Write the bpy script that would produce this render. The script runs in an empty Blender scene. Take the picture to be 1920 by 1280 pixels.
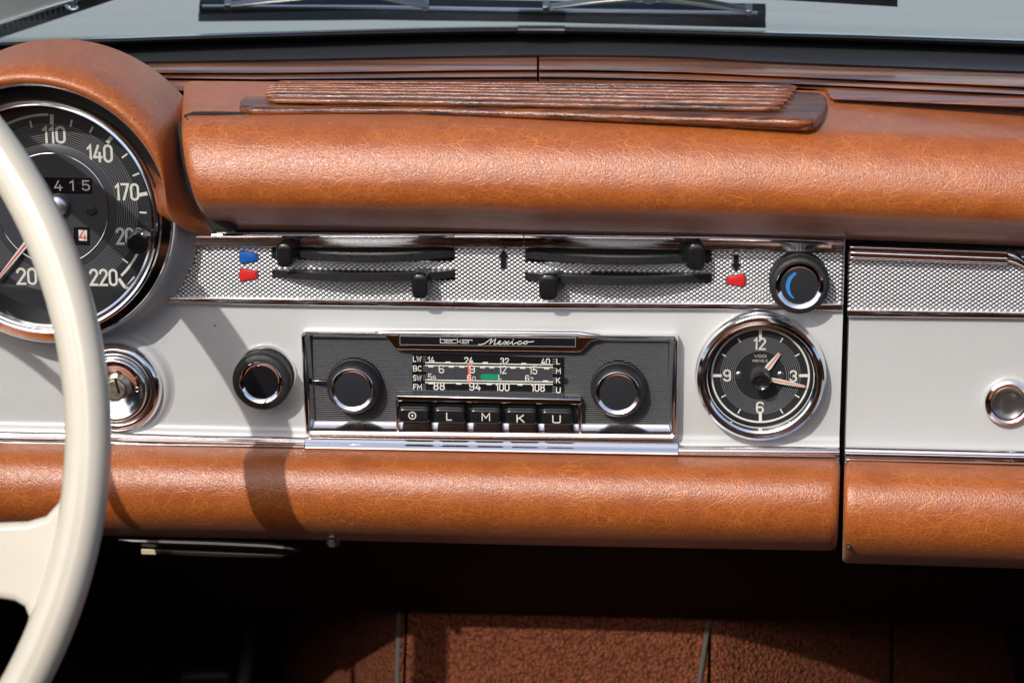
import bpy, bmesh, math, random
from mathutils import Vector, Matrix
random.seed(7)
S = bpy.context.scene
COL = S.collection
PI = math.pi

# ------------------------------------------------------------------ camera, world, sun
F, D, BETA = 4600.0, 1.173, math.radians(8)
def _norm(a): return Vector(a).normalized()
_N = Vector((380.0, -1232.0, 4600.0)).normalized()          # into the panel, camera axes (right, down, forward)
_s = 0.0145
_t = (-_N.x - _s*_N.y)/_N.z
_U = Vector((1.0, _s, _t)).normalized()
_n = -_N
_V = _n.cross(_U)                                            # panel up
if _V.y > 0: _V = -_V
M = Matrix((_U, _V, _n)).transposed()                        # panel -> camera axes
MT = M.transposed()
CAMP = -(MT @ Vector((0, 0, D)))                             # camera in panel axes
PZ = 0.95
W4 = Matrix.Translation((0, 0, PZ)) @ Matrix.Rotation(PI/2-BETA, 4, 'X')
W3 = W4.to_3x3()

def ray(px, py): return MT @ Vector(((px-960)/F, (py-640)/F, 1.0))
def P(px, py, n):
    d = ray(px, py); t = (n-CAMP.z)/d.z; return CAMP + d*t
def PV(px, py, v):
    d = ray(px, py); t = (v-CAMP.y)/d.y; return CAMP + d*t
def PP(px, py, p0, nr):
    d = ray(px, py); t = (Vector(p0)-CAMP).dot(nr)/d.dot(nr); return CAMP + d*t
def PX(p):
    c = M @ Vector(p) + Vector((0, 0, D)); return 960+F*c.x/c.z, 640+F*c.y/c.z
K = D/F                                                      # metres per pixel on the panel
mm = 0.001

cam = bpy.data.cameras.new('camera'); camo = bpy.data.objects.new('camera', cam); COL.objects.link(camo)
_R = Matrix((M[0], -M[1], -M[2]))                            # panel -> blender camera axes
camo.matrix_world = W4 @ Matrix.Translation(CAMP) @ _R.transposed().to_4x4()
cam.sensor_width = 36; cam.lens = F/1920*36; cam.clip_start = 0.05; cam.clip_end = 200
cam.dof.use_dof = True; cam.dof.focus_distance = D-0.012; cam.dof.aperture_fstop = 10
S.camera = camo

SUNP = Vector((-0.37, 0.74, 1.0)).normalized()               # towards the sun, panel axes
SUNW = (W3 @ SUNP).normalized()
sun = bpy.data.lights.new('sun', 'SUN'); sun.energy = 2.6; sun.angle = math.radians(0.53); sun.color = (1.0, 0.97, 0.925)
suno = bpy.data.objects.new('sun', sun); COL.objects.link(suno)
suno.rotation_euler = (-SUNW).to_track_quat('-Z', 'Y').to_euler()
suno.location = (-1, -2, 3)
w = bpy.data.worlds.new('World'); S.world = w; w.use_nodes = True
nt = w.node_tree; bg = nt.nodes['Background']
sky = nt.nodes.new('ShaderNodeTexSky'); sky.sky_type = 'NISHITA'; sky.sun_disc = False
sky.sun_elevation = math.asin(SUNW.z); sky.sun_rotation = math.atan2(SUNW.x, SUNW.y); sky.dust_density = 2.5
nt.links.new(sky.outputs[0], bg.inputs[0]); bg.inputs[1].default_value = 0.15
S.view_settings.view_transform = 'Standard'; S.view_settings.look = 'None'; S.view_settings.exposure = 0.2; S.view_settings.gamma = 1
S.cycles.max_bounces = 8; S.cycles.transparent_max_bounces = 12

# ------------------------------------------------------------------ materials
MAT = {}
class N:
    def __init__(s, name):
        s.m = bpy.data.materials.new(name); s.m.use_nodes = True; s.t = s.m.node_tree
        s.b = s.t.nodes['Principled BSDF']; MAT[name] = s.m
    def add(s, kind, **kw):
        n = s.t.nodes.new(kind)
        for k, v in kw.items(): setattr(n, k, v)
        return n
    def link(s, a, b): s.t.links.new(a, b)
    def coord(s, scale=(1, 1, 1), rot=(0, 0, 0)):
        tc = s.add('ShaderNodeTexCoord'); mp = s.add('ShaderNodeMapping')
        mp.inputs['Scale'].default_value = scale; mp.inputs['Rotation'].default_value = rot
        s.link(tc.outputs['Object'], mp.inputs[0]); return mp.outputs[0]
    def noise(s, vec, scale, detail=4, rough=.6, dist=0):
        n = s.add('ShaderNodeTexNoise'); n.inputs['Scale'].default_value = scale; n.inputs['Detail'].default_value = detail
        n.inputs['Roughness'].default_value = rough; n.inputs['Distortion'].default_value = dist
        s.link(vec, n.inputs['Vector']); return n
    def vor(s, vec, scale, feature='DISTANCE_TO_EDGE'):
        n = s.add('ShaderNodeTexVoronoi', feature=feature); n.inputs['Scale'].default_value = scale
        s.link(vec, n.inputs['Vector']); return n
    def ramp(s, fac, stops):
        r = s.add('ShaderNodeValToRGB'); e = r.color_ramp.elements
        while len(e) < len(stops): e.new(.5)
        for i, (p, c) in enumerate(stops):
            e[i].position = p; e[i].color = (c, c, c, 1) if not isinstance(c, tuple) else (*c, 1)
        s.link(fac, r.inputs[0]); return r.outputs[0]
    def math(s, op, a, b=None):
        n = s.add('ShaderNodeMath', operation=op)
        for i, v in enumerate((a, b)):
            if v is None: continue
            if isinstance(v, (int, float)): n.inputs[i].default_value = v
            else: s.link(v, n.inputs[i])
        return n.outputs[0]
    def mix(s, fac, a, b, mode='MIX'):
        n = s.add('ShaderNodeMix', data_type='RGBA', blend_type=mode)
        for i, v in ((0, fac), (6, a), (7, b)):
            if isinstance(v, (int, float)): n.inputs[i].default_value = v
            elif isinstance(v, tuple): n.inputs[i].default_value = (*v, 1)
            else: s.link(v, n.inputs[i])
        return n.outputs[2]
    def bump(s, h, strength, dist):
        b = s.add('ShaderNodeBump'); b.inputs['Strength'].default_value = strength; b.inputs['Distance'].default_value = dist
        s.link(h, b.inputs['Height']); s.link(b.outputs[0], s.b.inputs['Normal']); return b
    def set(s, **kw):
        for k, v in kw.items():
            i = s.b.inputs[k.replace('_', ' ')]
            if isinstance(v, tuple): i.default_value = (*v, 1)
            elif isinstance(v, (int, float)): i.default_value = v
            else: s.link(v, i)
        return s
def plain(name, col, rough=.5, metal=0, spec=.5, coat=0, noise=0):
    n = N(name); n.set(Base_Color=col, Roughness=rough, Metallic=metal, Specular_IOR_Level=spec, Coat_Weight=coat, Coat_Roughness=.06)
    if noise:
        f = n.noise(n.coord(), 350, 5); r = n.ramp(f.outputs[0], [(.3, max(0, rough-noise)), (.7, rough+noise)]); n.set(Roughness=r)
    return n

def leather(name, base, light, dark, rough=.34, cell=620):
    n = N(name); c = n.coord()
    d = n.noise(c, 90, 3); dv = n.mix(.0016, c, d.outputs['Color'])
    big = n.coord((.6, 1.0, 1.0), (0, 0, .5)); d2 = n.noise(big, 45, 4); bv = n.mix(.011, big, d2.outputs['Color'])
    v1 = n.vor(dv, cell); v2 = n.vor(dv, cell*2.2); v3 = n.vor(bv, cell*.26); v4 = n.vor(bv, cell*.62)
    e1 = n.ramp(v1.outputs[0], [(0, 1.0), (.22, 0.0)])
    e2 = n.ramp(v2.outputs[0], [(0, 1.0), (.25, 0.0)])
    e3 = n.ramp(v3.outputs[0], [(0, 1.0), (.045, 0.0)])
    e4 = n.ramp(v4.outputs[0], [(0, 1.0), (.10, 0.0)])
    patch = n.ramp(n.noise(c, 70, 4).outputs[0], [(.32, .50), (.62, 1.0)])
    patch2 = n.ramp(n.noise(c, 45, 4, .6).outputs[0], [(.36, 0.4), (.54, 1.0)])
    lines = n.math('MAXIMUM', n.math('MULTIPLY', e1, .7), n.math('MULTIPLY', e2, .5))
    lines = n.math('MULTIPLY', lines, patch)
    lines = n.math('MAXIMUM', lines, n.math('MULTIPLY', n.math('MAXIMUM', n.math('MULTIPLY', e3, .9), n.math('MULTIPLY', e4, .6)), patch2))
    tone = n.mix(n.ramp(n.noise(c, 15, 5).outputs[0], [(.3, 0.0), (.7, 1.0)]), dark, base)
    n.set(Base_Color=n.mix(lines, tone, light))
    h1 = n.ramp(v1.outputs[0], [(0, 0.0), (.35, 1.0)]); h2 = n.ramp(v2.outputs[0], [(0, 0.0), (.45, 1.0)])
    h3 = n.ramp(v3.outputs[0], [(0, 0.0), (.04, 1.0)])
    h = n.math('ADD', n.math('MULTIPLY', h1, .5), n.math('MULTIPLY', h2, .55)); h = n.math('ADD', h, n.math('MULTIPLY', h3, .45))
    h = n.math('ADD', h, n.math('MULTIPLY', n.noise(c, 160, 3).outputs[0], .45))
    n.bump(h, .52, .00020)
    n.set(Roughness=n.ramp(n.noise(c, 70, 4).outputs[0], [(.3, rough-.01), (.7, rough+.02)]), Specular_IOR_Level=.7, Sheen_Weight=.10, Sheen_Roughness=.35)
    return n
leather('tan_leather', (.238, .045, .0082), (.56, .175, .034), (.232, .044, .008))

def wood(name, worn):
    n = N(name)
    g = n.coord((22, 620, 620)); big = n.coord((4, 90, 90)); fine = n.coord((70, 2600, 2600))
    a = n.noise(g, 1, 6, .65, .6); b = n.noise(big, 1, 3, .5, 1.0); f = n.noise(fine, 1, 3)
    m = n.math('ADD', n.math('MULTIPLY', a.outputs[0], .6), n.math('MULTIPLY', b.outputs[0], .4))
    m = n.math('ADD', m, n.math('MULTIPLY', n.math('SUBTRACT', f.outputs[0], .5), .25))
    col = n.ramp(m, [(.37, (.012, .004, .0025)), (.44, (.06, .017, .006)), (.51, (.175, .047, .012)), (.68, (.32, .098, .024))])
    if not worn:
        m2 = n.math('ADD', n.math('MULTIPLY', b.outputs[0], .65), n.math('MULTIPLY', a.outputs[0], .35))
        col = n.ramp(m2, [(.36, (.03, .010, .005)), (.44, (.11, .034, .012)), (.52, (.24, .074, .022)), (.66, (.40, .15, .05))])
    n.set(Base_Color=col, Roughness=.30, Coat_Weight=.40, Coat_Roughness=.10, Specular_IOR_Level=.4)
    bp = n.bump(m, .25 if not worn else .8, .0006)
    if worn: n.link(bp.outputs[0], n.b.inputs['Coat Normal'])
    if worn: n.set(Coat_Roughness=.16)
wood('varnished_wood', False); wood('worn_wood', True)

p = N('grey_paint'); c = p.coord()
sp = p.ramp(p.noise(c, 2600, 2).outputs[0], [(.3, .93), (.7, 1.0)])
dv_ = p.vor(c, 42, 'F1'); dots = p.ramp(dv_.outputs[0], [(.022, .35), (.034, 1.0)]); sp = p.math('MULTIPLY', sp, dots)
sp = p.math('MULTIPLY', sp, p.ramp(p.noise(c, 9, 4).outputs[0], [(.3, .94), (.7, 1.0)]))
p.set(Base_Color=p.mix(1.0, sp, (.462, .463, .448), 'MULTIPLY'), Roughness=.38, Coat_Weight=.35, Coat_Roughness=.12)
p.bump(p.noise(c, 900, 3).outputs[0], .06, .0004)
p = N('bonnet_paint'); p.set(Base_Color=(.36, .385, .375), Roughness=.3, Coat_Weight=.6, Coat_Roughness=.1)

def chromeM(name, rough, scr, col=(.88, .88, .89)):
    n = N(name); n.set(Base_Color=col, Metallic=1.0)
    c = n.coord((60, 900, 900)); f = n.noise(c, 1, 5, .7); c2 = n.coord(); g = n.noise(c2, 1500, 3, .7)
    n.set(Roughness=n.ramp(f.outputs[0], [(.4, rough), (.75, rough+scr)]))
    n.bump(n.math('ADD', f.outputs[0], g.outputs[0]), .10+scr*.6, .00006)
chromeM('chrome', .05, .05); chromeM('scuffed_chrome', .08, .30, (.80, .80, .82))
chromeM('knurled_metal', .38, .12, (.52, .52, .52))
plain('lock_face', (.20, .19, .18), .22, .8, coat=.6)
plain('satin_chrome', (.84, .84, .86), .15, 1, noise=.03)
plain('bezel_chrome', (.88, .88, .89), .11, 1, noise=.03)
plain('bright_trim', (.85, .86, .87), .3, 1)
plain('button_black', (.012, .012, .013), .16)
plain('steel_dark', (.35, .34, .33), .35, 1)
plain('black_plastic', (.010, .010, .011), .24, noise=.06)
plain('soft_black', (.016, .016, .017), .5, noise=.1)
plain('lever_black', (.018, .018, .019), .32, noise=.08)
plain('black_rubber', (.013, .013, .014), .55, noise=.1)
plain('seal_rubber', (.033, .035, .039), .42, noise=.1)
plain('void_black', (.004, .004, .004), .9)
plain('dial_black', (.017, .018, .021), .38)
plain('dial_grey', (.045, .047, .052), .35)
plain('gloss_black', (.010, .010, .011), .10)
plain('ivory_print', (.66, .645, .57), .6)
plain('grey_line', (.30, .30, .30), .45)
plain('rib_grey', (.22, .22, .22), .4)
plain('red_print', (.62, .05, .03), .5)
plain('orange_pointer', (.75, .13, .06), .5)
plain('green_lens', (.01, .24, .12), .3)
plain('blue_enamel', (.012, .10, .42), .25)
plain('red_enamel', (.62, .022, .025), .25)
plain('blue_paint', (.03, .19, .50), .4)
n = N('ivory_bakelite'); c = n.coord(); f = n.noise(c, 14, 5)
n.set(Base_Color=n.ramp(f.outputs[0], [(.3, (.57, .51, .40)), (.7, (.63, .58, .475))]), Roughness=.27, Coat_Weight=.35, Coat_Roughness=.08)
plain('stain_line', (.45, .36, .25), .4)
n = N('felt'); n.set(Base_Color=(.03, .024, .02), Roughness=.95); n.bump(n.noise(n.coord(), 2500, 4, .8).outputs[0], 1, .0008)
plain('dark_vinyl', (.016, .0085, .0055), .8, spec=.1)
plain('lamp_shell', (.022, .012, .009), .4)
plain('cream_lens', (.5, .42, .28), .4)
n = N('carpet_loop'); c = n.coord(); d = n.noise(c, 90, 3); dv = n.mix(.006, c, d.outputs['Color'])
v = n.vor(dv, 520, 'F1'); f = n.noise(c, 700, 3)
n.set(Base_Color=n.ramp(v.outputs[0], [(.1, (.31, .090, .038)), (.8, (.10, .028, .012))]), Roughness=.85, Specular_IOR_Level=.2)
n.bump(n.math('SUBTRACT', n.math('MULTIPLY', f.outputs[0], .4), v.outputs[0]), 1, .003)
plain('piping_grey', (.075, .06, .05), .8)
n = N('brass_worn'); n.set(Metallic=.9, Roughness=.35, Base_Color=n.ramp(n.noise(n.coord(), 600, 4).outputs[0], [(.4, (.62, .58, .50)), (.6, (.42, .30, .15))]))

def glassM(name, tint, f0):
    m = bpy.data.materials.new(name); m.use_nodes = True; t = m.node_tree; t.nodes.clear(); MAT[name] = m
    def nd(k, **kw):
        n = t.nodes.new(k)
        for a, b in kw.items(): setattr(n, a, b)
        return n
    o = nd('ShaderNodeOutputMaterial'); mx = nd('ShaderNodeMixShader'); tr = nd('ShaderNodeBsdfTransparent'); gl = nd('ShaderNodeBsdfGlossy')
    ge = nd('ShaderNodeNewGeometry'); dt = nd('ShaderNodeVectorMath', operation='DOT_PRODUCT'); ab = nd('ShaderNodeMath', operation='ABSOLUTE')
    om = nd('ShaderNodeMath', operation='SUBTRACT'); om.inputs[0].default_value = 1; pw = nd('ShaderNodeMath', operation='POWER'); pw.inputs[1].default_value = 5
    ma = nd('ShaderNodeMath', operation='MULTIPLY_ADD'); ma.inputs[1].default_value = 1-f0; ma.inputs[2].default_value = f0
    t.links.new(ge.outputs['Normal'], dt.inputs[0]); t.links.new(ge.outputs['Incoming'], dt.inputs[1]); t.links.new(dt.outputs['Value'], ab.inputs[0])
    t.links.new(ab.outputs[0], om.inputs[1]); t.links.new(om.outputs[0], pw.inputs[0]); t.links.new(pw.outputs[0], ma.inputs[0])
    tr.inputs[0].default_value = (*tint, 1); gl.inputs['Roughness'].default_value = .01
    t.links.new(ma.outputs[0], mx.inputs[0]); t.links.new(tr.outputs[0], mx.inputs[1]); t.links.new(gl.outputs[0], mx.inputs[2]); t.links.new(mx.outputs[0], o.inputs[0])
glassM('clear_glass', (.97, .98, .98), .06); glassM('screen_glass', (.93, .96, .95), .06)

# ------------------------------------------------------------------ object helpers
def thing(name, label, cat, org, group=None, kind=None):
    o = bpy.data.objects.new(name, None); COL.objects.link(o); o.empty_display_size = .02
    org = Vector(org); o.location = W4 @ org; o.rotation_euler = (PI/2-BETA, 0, 0)
    o['label'] = label; o['category'] = cat
    if group: o['group'] = group
    if kind: o['kind'] = kind
    ORG[o.name] = org; return o
ORG = {}
def org_of(o):
    while o.parent: o = o.parent
    return ORG[o.name]
def part(name, vf, mat, parent, smooth=True, bevel=0, seg=2, sub=0, label=None, kind=None, angle=35):
    vs, fs = vf; og = org_of(parent)
    me = bpy.data.meshes.new(name); me.from_pydata([Vector(v)-og for v in vs], [], fs)
    bm = bmesh.new(); bm.from_mesh(me); bmesh.ops.remove_doubles(bm, verts=bm.verts, dist=1e-6); bmesh.ops.recalc_face_normals(bm, faces=bm.faces); bm.to_mesh(me); bm.free()
    me.materials.append(MAT[mat]); o = bpy.data.objects.new(name, me); COL.objects.link(o); o.parent = parent
    if smooth:
        for p_ in me.polygons: p_.use_smooth = True
        if not sub: me.set_sharp_from_angle(angle=math.radians(angle))
    if bevel:
        b = o.modifiers.new('bevel', 'BEVEL'); b.width = bevel; b.segments = seg; b.limit_method = 'ANGLE'; b.angle_limit = math.radians(40); b.harden_normals = False
        if smooth:
            for p_ in me.polygons: p_.use_smooth = True
    if sub:
        s_ = o.modifiers.new('subsurf', 'SUBSURF'); s_.levels = sub; s_.render_levels = sub
    if label: o['label'] = label
    if kind: o['kind'] = kind
    return o
def join(*vfs):
    V, Fc = [], []
    for vs, fs in vfs:
        k = len(V); V += list(vs); Fc += [tuple(i+k for i in f) for f in fs]
    return V, Fc
def grid(rings, closed=False, cap0=False, cap1=False):
    n = len(rings[0]); V = [p for r in rings for p in r]; Fc = []
    for i in range(len(rings)-1):
        for j in range(n if closed else n-1):
            a = i*n+j; b = i*n+(j+1) % n; Fc.append((a, b, b+n, a+n))
    if cap0: Fc.append(tuple(range(n))[::-1])
    if cap1: Fc.append(tuple((len(rings)-1)*n+j for j in range(n)))
    return V, Fc
def lathe(c, prof, seg=72, mod=None, a0=0, a1=2*PI):
    full = abs(a1-a0-2*PI) < 1e-6; rings = []
    for i in range(seg if full else seg+1):
        a = a0+(a1-a0)*i/seg
        rings.append([Vector((c[0]+(r*(mod(i, k) if mod else 1))*math.cos(a), c[1]+(r*(mod(i, k) if mod else 1))*math.sin(a), z)) for k, (r, z) in enumerate(prof)])
    if full: rings.append(rings[0])
    return grid(rings)
def slab(poly, n0, n1):
    n = len(poly); V = [Vector((p[0], p[1], n0)) for p in poly]+[Vector((p[0], p[1], n1)) for p in poly]
    Fc = [tuple(range(n))[::-1], tuple(range(n, 2*n))]+[(i, (i+1) % n, (i+1) % n+n, i+n) for i in range(n)]
    return V, Fc
def pxslab(pts, n0, n1, ref=None):                            # outline traced on the plane at n1 (or ref), extruded straight back
    return slab([P(x, y, n1 if ref is None else ref) for x, y in pts], n0, n1)
def interp(tab, x):
    if x <= tab[0][0]:
        (a, b), (c, d) = tab[0], tab[1]
    elif x >= tab[-1][0]:
        (a, b), (c, d) = tab[-2], tab[-1]
    else:
        for i in range(len(tab)-1):
            if tab[i][0] <= x <= tab[i+1][0]: (a, b), (c, d) = tab[i], tab[i+1]; break
    return b+(d-b)*(x-a)/(c-a)
def sinterp(tab, x):                                          # smooth (Catmull-Rom) version
    if x <= tab[0][0] or x >= tab[-1][0]: return interp(tab, x)
    for i in range(len(tab)-1):
        if tab[i][0] <= x <= tab[i+1][0]: break
    x0, y0 = tab[i]; x1, y1 = tab[i+1]; h = x1-x0
    m0 = (y1-tab[i-1][1])/(x1-tab[i-1][0]) if i else (y1-y0)/h
    m1 = (tab[i+2][1]-y0)/(tab[i+2][0]-x0) if i+2 < len(tab) else (y1-y0)/h
    t = (x-x0)/h
    return (2*t**3-3*t*t+1)*y0+(t**3-2*t*t+t)*h*m0+(-2*t**3+3*t*t)*y1+(t**3-t*t)*h*m1
def round_ring(ring, du, r, steps=4):
    c = sum(ring, Vector())/len(ring); out = []
    for k in range(1, steps+1):
        a = PI/2*k/steps; ins = r*(1-math.cos(a)); off = r*math.sin(a)
        rr = []
        for p in ring:
            d = p-c; L = d.length; q = c+d*max(0, (L-ins)/L); rr.append(q+Vector((du*off, 0, 0)))
        out.append(rr)
    return out
def tube(pts, r, seg=10, cap=True, flat=1.0):
    pts = [Vector(p) for p in pts]; rings = []; up = Vector((0, 0, 1))
    for i, p in enumerate(pts):
        t = (pts[min(i+1, len(pts)-1)]-pts[max(i-1, 0)]).normalized()
        a = t.cross(up); a = a.normalized() if a.length > 1e-4 else Vector((1, 0, 0)); b = a.cross(t).normalized()
        rr = r[i] if isinstance(r, (list, tuple)) else r
        rings.append([p+a*rr*math.cos(2*PI*k/seg)+b*rr*flat*math.sin(2*PI*k/seg) for k in range(seg)])
    return grid(rings, True, cap, cap)
def ringpx(cx, cy, hw, hh, n, e=4, seg=32, shear=0):
    c = P(cx, cy, n); s = (D-n)/F; out = []
    for k in range(seg):
        a = 2*PI*k/seg; x = math.copysign(abs(math.cos(a))**(2/e), math.cos(a)); y = math.copysign(abs(math.sin(a))**(2/e), math.sin(a))
        out.append(Vector((c.x+x*hw*s+shear*y*hh*s, c.y+y*hh*s/.966, n)))
    return out

# stroke lettering -------------------------------------------------------------
def arc(cx, cy, rx, ry, a0, a1, k=10):
    return [(cx+rx*math.cos(math.radians(a0+(a1-a0)*i/k)), cy+ry*math.sin(math.radians(a0+(a1-a0)*i/k))) for i in range(k+1)]
six = [arc(.25, .79, .25, .21, 15, 180, 6)+arc(.25, .28, .25, .28, 180, 540, 16)]
G = {
 '0': ([arc(.25, .76, .25, .24, 0, 180)+arc(.25, .24, .25, .24, 180, 360)+[(.5, .76)]], .5),
 '1': ([[(0, .80), (.19, 1), (.19, 0)]], .21),
 '2': ([arc(.25, .75, .25, .25, 175, -25)+[(0.0, 0), (.5, 0)]], .5),
 '3': ([arc(.25, .755, .235, .245, 165, -80)+arc(.25, .27, .25, .27, 80, -165)], .5),
 '4': ([[(.30, 1), (0, .27), (.52, .27)], [(.38, .55), (.38, 0)]], .5),
 '5': ([[(.46, 1), (.05, 1), (.03, .55)]+arc(.24, .31, .26, .31, 128, -160)], .5),
 '6': (six, .5), '9': ([[(.5-x, 1-y) for x, y in six[0]]], .5),
 '7': ([[(0, 1), (.48, 1), (.14, 0)]], .48),
 '8': ([arc(.25, .76, .21, .24, 0, 360, 14), arc(.25, .265, .25, .265, 0, 360, 14)], .5),
 'L': ([[(0, 1), (0, 0), (.45, 0)]], .45), 'W': ([[(0, 1), (.2, 0), (.4, .9), (.6, 0), (.8, 1)]], .8),
 'B': ([[(0, 0), (0, 1)]+arc(.3, .76, .22, .24, 90, -90, 6)+[(.0, .52)], [(.3, .52)]+arc(.32, .26, .24, .26, 90, -90, 6)+[(0, 0)]], .55),
 'C': ([arc(.28, .5, .28, .5, 45, 315, 12)], .52), 'S': ([arc(.25, .75, .24, .25, 30, 250, 7)+arc(.25, .26, .25, .26, 70, -150, 7)], .5),
 'F': ([[(0, 0), (0, 1), (.48, 1)], [(0, .52), (.4, .52)]], .48), 'M': ([[(0, 0), (0, 1), (.34, .35), (.68, 1), (.68, 0)]], .68),
 'K': ([[(0, 0), (0, 1)], [(.55, 1), (.05, .42)], [(.2, .58), (.58, 0)]], .58),
 'U': ([[(0, 1), (0, .12), (.1, 0), (.45, 0), (.55, .12), (.55, 1)]], .55), 'V': ([[(0, 1), (.4, 0), (.8, 1)]], .8),
 'D': ([[(0, 0), (0, 1), (.45, 1), (.75, .75), (.75, .25), (.45, 0), (0, 0)]], .75),
 'O': ([[(.1, 0), (0, .15), (0, .85), (.1, 1), (.75, 1), (.85, .85), (.85, .15), (.75, 0), (.1, 0)]], .85),
 'I': ([[(0, 0), (0, 1)]], .02), 'E': ([[(.45, 1), (0, 1), (0, 0), (.45, 0)], [(0, .52), (.4, .52)]], .45),
 'N': ([[(0, 0), (0, 1), (.55, 0), (.55, 1)]], .55), 'Z': ([[(0, 1), (.52, 1), (0, 0), (.52, 0)]], .52),
 'b': ([[(0, 1.35), (0, 0), (.9, 0), (.9, 1), (0, 1)]], .9), 'e': ([[(0, .5), (.9, .5), (.9, 1), (0, 1), (0, 0), (.9, 0)]], .9),
 'c': ([[(.85, 1), (0, 1), (0, 0), (.85, 0)]], .85), 'k': ([[(0, 1.35), (0, 0)], [(.8, 1), (.15, .5), (.3, .5), (.85, 0)]], .85),
 'r': ([[(0, 0), (0, 1), (.7, 1), (.7, .75)]], .7),
}
def ribbon(pts, w, n0, h=.0001):
    pts = [Vector((p[0], p[1])) for p in pts]; q = [pts[0]]
    for p in pts[1:]:
        if (p-q[-1]).length > 1e-6: q.append(p)
    pts = q; closed = (pts[0]-pts[-1]).length < w*.2 and len(pts) > 3
    if closed: pts[-1] = pts[0]
    V, Fc = [], []; m = len(pts)
    for i, p in enumerate(pts):
        a = pts[i-1] if i else (pts[-2] if closed else None); b = pts[i+1] if i < m-1 else (pts[1] if closed else None)
        d1 = (p-a).normalized() if a is not None else (b-p).normalized(); d2 = (b-p).normalized() if b is not None else d1
        t = (d1+d2); t = t.normalized() if t.length > 1e-3 else d1
        nn = Vector((-t.y, t.x)); c = max(.5, nn.dot(Vector((-d1.y, d1.x)))); o = nn*(w/2/c)
        e = Vector((0, 0))
        if not closed and i == 0: e = -d2*w*.35
        if not closed and i == m-1: e = d1*w*.35
        V += [Vector((p.x+o.x+e.x, p.y+o.y+e.y, n0)), Vector((p.x+e.x, p.y+e.y, n0+h)), Vector((p.x-o.x+e.x, p.y-o.y+e.y, n0))]
        if i: k = 3*i; Fc += [(k-3, k, k+1, k-2), (k-2, k+1, k+2, k-1)]
    return V, Fc
def text(s, cx, cy, h, w, n, wid=None, gap=.22, rot=0):
    """strokes of s centred on pixel (cx,cy) on plane n; h and stroke w in pixels; wid squeezes to a width in pixels"""
    c = P(cx, cy, n); sc = (D-n)/F; x = 0; lines = []
    for ch in s:
        if ch == ' ': x += .4; continue
        g, gw = G[ch]; lines += [[(x+a, b) for a, b in l] for l in g]; x += gw+gap
    x -= gap; kx = h*sc if wid is None else wid*sc/x; ky = h*sc/.966; ca, sa = math.cos(rot), math.sin(rot)
    out = []
    for i, l in enumerate(lines):
        q = [((a-x/2)*kx, (b-.5)*ky) for a, b in l]
        out.append(ribbon([(c.x+a*ca-b*sa, c.y+a*sa+b*ca) for a, b in q], w*sc, n+.00004+i*2e-6))
    return join(*out)
def pxline(pts, w, n, h=.0001): return ribbon([P(x, y, n) for x, y in pts], w*(D-n)/F, n+.00004, h)
def ring_line(c, r, w, n, seg=96, a0=0, a1=2*PI): return lathe(c, [(r-w/2, n+.00003), (r, n+.00011), (r+w/2, n+.00003)], seg, None, a0, a1)

# ------------------------------------------------------------------ dashboard face
GAPX = 1583
gap_u = P(1583, 640, 0).x
top_v = P(960, 425, 0).y; bot_v = P(960, 858, 0).y
speedo_c = P(100, 391, 8*mm); SC = (speedo_c.x, speedo_c.y)
dash = thing('dashboard', 'pale grey painted metal dashboard face carrying the radio and the round clock', 'dashboard', P(960, 640, 0))
uL = P(-420, 640, 0).x
xs = [uL+(gap_u-.001-uL)*i/60 for i in range(61)]
def face_rows(u):
    b = P(*[PX((u, 0, 0))[0], 0], 0)
    px = PX((u, 0, 0))[0]
    vb = P(px, sinterp([(-420, 802), (0, 808), (570, 820), (1005, 832), (1575, 838)], px), 0).y
    return [(top_v+.02, -.012), (top_v, 0), (vb+6.5*mm, 0), (vb+4.6*mm, .35*mm), (vb+3*mm, 1.5*mm), (vb+1.5*mm, 3*mm), (vb-4*mm, 4*mm), (vb-10*mm, 4*mm), (vb-10*mm, -.012)]
part('front_panel', grid([[Vector((u, v, n)) for v, n in face_rows(u)] for u in xs], False, True, True), 'grey_paint', dash)
part('gauge_surround', lathe(SC, [(60.9*mm, 5*mm), (60.9*mm, 23*mm), (61.6*mm, 23.4*mm), (62.3*mm, 22.6*mm), (62.6*mm, 15*mm), (63.2*mm, 9*mm), (64.6*mm, 4*mm), (66.6*mm, 1.4*mm), (69*mm, .3*mm), (71.5*mm, -.2*mm)], 128, None, math.radians(-200), math.radians(24)), 'grey_paint', dash, angle=60)
lock_c = P(222, 722, 0)
part('lock_surround', lathe((lock_c.x, lock_c.y), [(20*mm, 3.2*mm), (23.6*mm, 3.2*mm), (24.8*mm, 2.8*mm), (25.8*mm, 1.2*mm), (27.2*mm, .2*mm), (28.4*mm, -.1*mm)], 96), 'grey_paint', dash, angle=60)
part('gap_shade_sheet', slab([P(1560, 420, -12*mm), P(1620, 420, -12*mm), P(1600, 1046, -12*mm), P(1570, 1036, -12*mm)], -.03, -.0125), 'void_black', dash, False)  # black sheet standing in for the darkness inside the door gap
part('gap_shade_sheet', slab([P(1560, 400, -13*mm), P(2200, 400, -13*mm), P(2200, 520, -13*mm), P(1560, 520, -13*mm)], -.03, -.0135), 'void_black', dash, False)  # black sheet giving the shaded gap above the glove box handle
part('pad_shade_strip', pxslab([(440, 426), (850, 428), (1200, 433), (1582, 443), (1582, 450), (1200, 440), (850, 437), (440, 436)], 0, 1.2*mm), 'void_black', dash, False)  # black strip painting the shade between upper pad and top rail

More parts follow.
